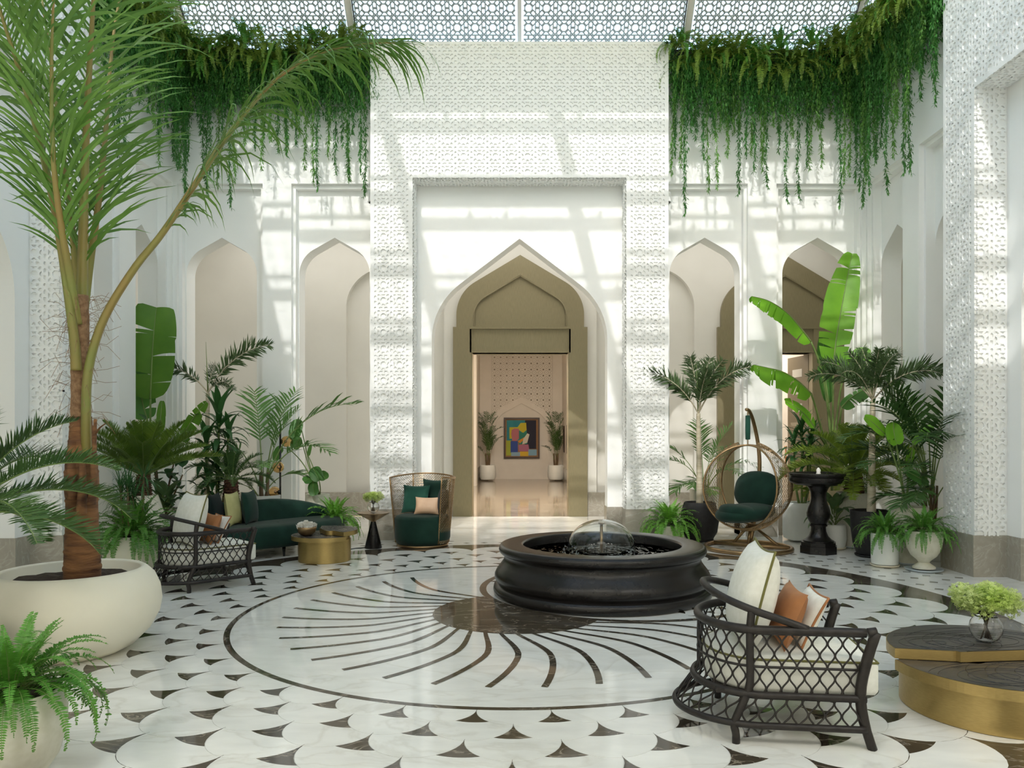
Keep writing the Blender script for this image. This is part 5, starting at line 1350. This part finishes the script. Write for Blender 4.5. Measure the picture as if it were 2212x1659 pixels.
banana_leaf(t, [(4.744, 9.400, 1.153), (4.809, 9.350, 1.110), (4.883, 9.320, 1.061), (4.963, 9.300, 1.012)], .075, .085, (.1, -.8, .6), mt='bananadk', tears=1, stalk=base+[(4.816, 9.500, 0.965)], sr=.008, seed=33)
banana_leaf(t, [(4.874, 9.500, 1.480), (4.948, 9.500, 1.566), (5.034, 9.500, 1.652), (5.125, 9.500, 1.720)], .05, .05, (-.3, -.8, .5), tears=0, stalk=base+[(4.859, 9.550, 1.134)], sr=.007, seed=34)
banana_leaf(t, [(4.855, 9.600, 1.247), (4.890, 9.600, 1.334), (4.913, 9.600, 1.432)], .05, .05, (0, -1, .2), tears=0, stalk=base+[(4.830, 9.550, 0.961)], sr=.007, seed=35)

t = thing('potted_strelitzia', 'small bird-of-paradise plant in a beige pot left of the bright sofa fern', 'plant', (-3.05, 11.62, 0))
pot(t, [(.14, 0), (.16, .02), (.18, .3), (.18, .70)], 'potcrackle', .66, .15)
base = [(-3.019, 11.600, 0.650)]
for sd_, (pts, wl, stk) in enumerate((([(-3.282, 11.400, 1.833), (-3.295, 11.350, 1.696), (-3.321, 11.300, 1.525)], .10, [(-3.145, 11.500, 1.177), (-3.242, 11.450, 1.662)]), ([(-3.212, 11.300, 1.559), (-3.267, 11.300, 1.491), (-3.321, 11.300, 1.403)], .09, [(-3.166, 11.500, 1.177)]),
        ([(-3.533, 11.500, 1.399), (-3.602, 11.500, 1.351), (-3.658, 11.500, 1.212)], .07, [(-3.201, 11.500, 1.108), (-3.408, 11.500, 1.351)]), ([(-3.069, 11.400, 1.112), (-3.008, 11.350, 1.033), (-2.940, 11.300, 0.926)], .10, [(-3.020, 11.500, 0.831)]),
        ([(-3.090, 11.400, 0.961), (-3.124, 11.350, 0.937), (-3.171, 11.300, 0.912)], .07, [(-3.020, 11.500, 0.796)]), ([(-2.980, 11.400, 0.975), (-2.898, 11.350, 0.991), (-2.851, 11.300, 0.940)], .08, [(-2.979, 11.500, 0.796)]),
        ([(-3.062, 11.400, 0.906), (-3.042, 11.350, 0.807), (-3.008, 11.300, 0.708)], .08, [(-3.007, 11.500, 0.776)]), ([(-3.159, 11.500, 1.281), (-3.145, 11.500, 1.351), (-3.117, 11.500, 1.455)], .03, [(-3.062, 11.500, 1.039)]))):
    banana_leaf(t, pts, wl, wl, (0, -1, .35), mt='bananadk', tears=0, stalk=base+stk, sr=.006, seed=40+sd_)

# ---- fig, aglaonemas and a ZZ plant
fl = [ovate_leaf(.24, .15, p, d, .03, 'ficus', name='fig_leaf', blunt=True) for p, d in ((60, 50), (30, 70), (0, 60))]
t = thing('potted_fig', 'fiddle-leaf fig with dark leathery leaves between the tapered vase and dracaena', 'plant', (-4.92, 10.55, 0))
pot(t, [(.15, 0), (.17, .02), (.19, .4)], 'potwhite', .37, .16)
for k, (x, y, z) in enumerate(((.16, .05, 1.22), (-.05, -.05, 1.32), (.30, .0, 1.05), (-.22, .1, 1.72))):
    trunk(t, [(0, 0, .35), (x*.4, y*.4, z*.6), (x, y, z)], [.018, .010], 'canebrown', name='branch', n=7)
    for i in range(11): inst(fl[i % 3], 'leaf', t, (x*(1-.05*i), y*(1-.05*i), z-.055*i+.03), (0, 0, i*2.4+k), random.uniform(.7, 1.05))
al = [ovate_leaf(.24, .10, p, d, .13, 'agla', name='aglaonema_leaf') for p, d in ((80, 70), (62, 100), (42, 115))]
for lb, loc, prof, n, s, mt in (('aglaonema with variegated leaves in a banded white pot behind the left rattan armchair', (-4.72, 10.22, 0), [(.17, .03), (.19, .035), (.20, .1), (.205, .5)], 30, 1.15, 'potwhite'),
                            ('aglaonema with pale striped leaves in a pale pot right of the pedestal fountain', (4.42, 10.78, 0), [(.11, 0), (.14, .01), (.165, .15), (.16, .30), (.15, .34)], 26, 1.25, 'potwhite')):
    t = thing('potted_aglaonema', lb, 'plant', loc, 0, 'potted aglaonemas')
    pot(t, prof, mt, prof[-1][1]-.03, prof[-1][0]-.03, saucer=prof[0][0]+.04, smt='saucer2')
    for i in range(n): inst(al[i*3//n], 'leaf', t, (.03*cos(i*2.4), .03*sin(i*2.4), prof[-1][1]-.02+.20*(1-i/n)), (0, 0, i*2.4+random.uniform(-.3, .3)), s*random.uniform(.8, 1.1))
t = thing('potted_zz_plant', 'small dark glossy plant in a white pot behind the foxtail palm trunk', 'plant', (5.10, 11.42, 0))
pot(t, [(.13, 0), (.15, .02), (.16, .3), (.16, .56)], 'potwhite', .53, .13)
zl = ovate_leaf(.075, .032, 35, 20, .005, 'ficus', name='zz_leaf')
for k in range(9):
    a = k*2.4; top = Vector((.13*cos(a), .13*sin(a), 1.05+.05*(k % 3)))
    trunk(t, [(.03*cos(a), .03*sin(a), .52), (.07*cos(a), .07*sin(a), .8), top], [.009, .004], 'canegreen', name='stem', n=6)
    for i in range(14):
        f = .35+.65*i/13; p = Vector((.03*cos(a), .03*sin(a), .52)).lerp(top, f); inst(zl, 'leaf', t, p, (0, 0, a+(1.2 if i % 2 else -1.2)), 1.0)

# ---------------------------------------------------------------- hanging greenery along the ledges
lf = MB(); lf.add([(0, 0, 0), (.024, -.008, -.012), (.052, 0, -.03), (.024, .008, -.012)], [(0, 1, 2, 3)])
def strand_mesh(L, dens, spread, ml, name='vine_strand', taper=True):
    m = MB(); B = MB(); p = Vector((0, 0, 0)); pts = [p.copy()]; k = int(L/.05)
    for i in range(k):
        p = p+Vector((random.gauss(0, .008), random.gauss(0, .006), -.05)); pts.append(p.copy())
    B.tube(pts, .0022, 3, cap=False)
    n = int(L*dens)
    for i in range(n):
        t = random.random()**1.0; f = t*(k-1); j = int(f); q = pts[j].lerp(pts[j+1], f-j); sp = spread*(1-.75*t if taper else 1)
        a = random.uniform(0, 2*pi); q = q+Vector((random.gauss(0, sp*.5), random.gauss(0, sp*.35), random.uniform(-.02, .02)))
        M_ = Matrix.Rotation(a, 3, 'Z') @ Matrix.Rotation(random.uniform(-.3, 1.1), 3, 'Y'); s = random.uniform(.75, 1.3)
        m.add([q+M_ @ (Vector(v)*s) for v in lf.v], lf.f)
    return mesh2(name, m, ml, B, 'canegreen')
long_ = [strand_mesh(L_, 230, .068, ml) for L_, ml in ((1.3, 'vine'), (1.6, 'vine'), (1.9, 'vinebright'), (2.2, 'vine'), (1.1, 'vinebright'), (1.45, 'vinebright'))]
bush = [strand_mesh(L_, 420, .13, 'vine', taper=False) for L_ in (.7, .85, 1.0)]
lfern = []
for k in range(4):
    M0 = MB(); 
    for i in range(17):
        me = FL[1+(i % 4)] if k % 2 else FD[1+(i % 4)]
        a = random.uniform(-pi, 0)+.0; R_ = Matrix.Rotation(a, 3, 'Z'); s = random.uniform(.75, 1.15)
        o = len(M0.v); M0.v += [tuple(R_ @ (v.co*s)) for v in me.vertices]; M0.f += [tuple(x+o for x in p.vertices) for p in me.polygons]
    lfern.append(M0.mesh('ledge_fern', ('ledgefern', 'fern', 'ledgefern', 'ledgefern')[k]))
vn = 0
ORD = lambda n: '%d%s' % (n, {1: 'st', 2: 'nd', 3: 'rd'}.get(n % 10 if n % 100 not in (11, 12, 13) else 0, 'th'))
def ledge(name, label, p0, p1, out, nb, nl, nf, side, seed):
    """planted trough from p0 to p1 (along the wall top); out = direction into the court"""
    ref = {'left rear': 'left rear corner', 'right rear': 'central portal'}.get(label, 'side portal'); random.seed(seed); p0 = Vector(p0); p1 = Vector(p1); out = Vector(out); d = p1-p0; L = d.length; u = d/L; rz = atan2(out.y, out.x)+pi/2
    tr = thing(name, label+' planter trough on the wall top', 'planter', (p0+p1)/2, 0, 'planter troughs on the wall tops')
    m = MB(); m.obox((0, 0, -.10)-out*.02 if False else Vector((0, 0, -.10)), u, out, (0, 0, 1), L/2, .12, .10); m.build('trough', 'potdark', tr)
    b = MB()
    for i in range(nb):
        f = (i+random.random())/nb; me = bush[i % 3]; q = d*(f-.5)+out*random.uniform(.02, .20)+Vector((0, 0, random.uniform(-.12, .10)))
        R_ = Matrix.Rotation(random.uniform(0, 6.28), 3, 'Z'); s = random.uniform(.85, 1.1)
        o = len(b.v); b.v += [tuple(R_ @ (v.co*s)+q) for v in me.vertices]; b.f += [tuple(x+o for x in p.vertices) for p in me.polygons]
    fo = b.build('foliage', 'vine', tr, kind='stuff')
    for i in range(nl):
        f = (i+random.uniform(.1, .9))/nl; q = p0+d*f+out*random.uniform(.14, .24)
        k = random.choice((0, 1, 2, 3, 4, 5)); o = bpy.data.objects.new('trailing_vine', long_[k]); COL.objects.link(o)
        o.location = q+Vector((0, 0, -.15)); o.rotation_euler = (0, 0, random.uniform(0, 6)); s = random.uniform(.8, 1.15); o.scale = (1, 1, s)
        tag(o, ORD(i+1)+' vine strand from the '+ref+', trailing from the '+label+' trough', 'vine', 'vine strands of the '+label+' trough')
    for i in range(nf):
        f = (i+random.uniform(.2, .8))/nf; q = p0+d*f+out*random.uniform(.05, .18)
        o = bpy.data.objects.new('ledge_fern', lfern[i % 4]); COL.objects.link(o); o.location = q+Vector((0, 0, random.uniform(-.35, .06)))
        o.rotation_euler = (radians(random.uniform(-10, 25)), 0, rz+random.uniform(-.3, .3)); o.scale = [random.uniform(.95, 1.4)]*3
        tag(o, ORD(i+1)+' sword fern from the '+ref+', growing on the '+label+' trough', 'fern', 'ferns on the '+label+' trough')
ledge('planter_trough', 'left rear', (-5.35, YB-.16, 7.50), (-2.30, YB-.16, 7.50), (0, -1, 0), 66, 38, 24, 0, 11)
ledge('planter_trough', 'right rear', (2.30, YB-.16, 7.50), (5.35, YB-.16, 7.50), (0, -1, 0), 66, 46, 24, 0, 12)
ledge('planter_trough', 'left side', (-5.27, 9.30, 7.50), (-5.27, YB-.3, 7.50), (1, 0, 0), 56, 26, 22, 0, 13)
ledge('planter_trough', 'right side', (5.27, 9.30, 7.50), (5.27, YB-.3, 7.50), (-1, 0, 0), 56, 34, 22, 0, 14)
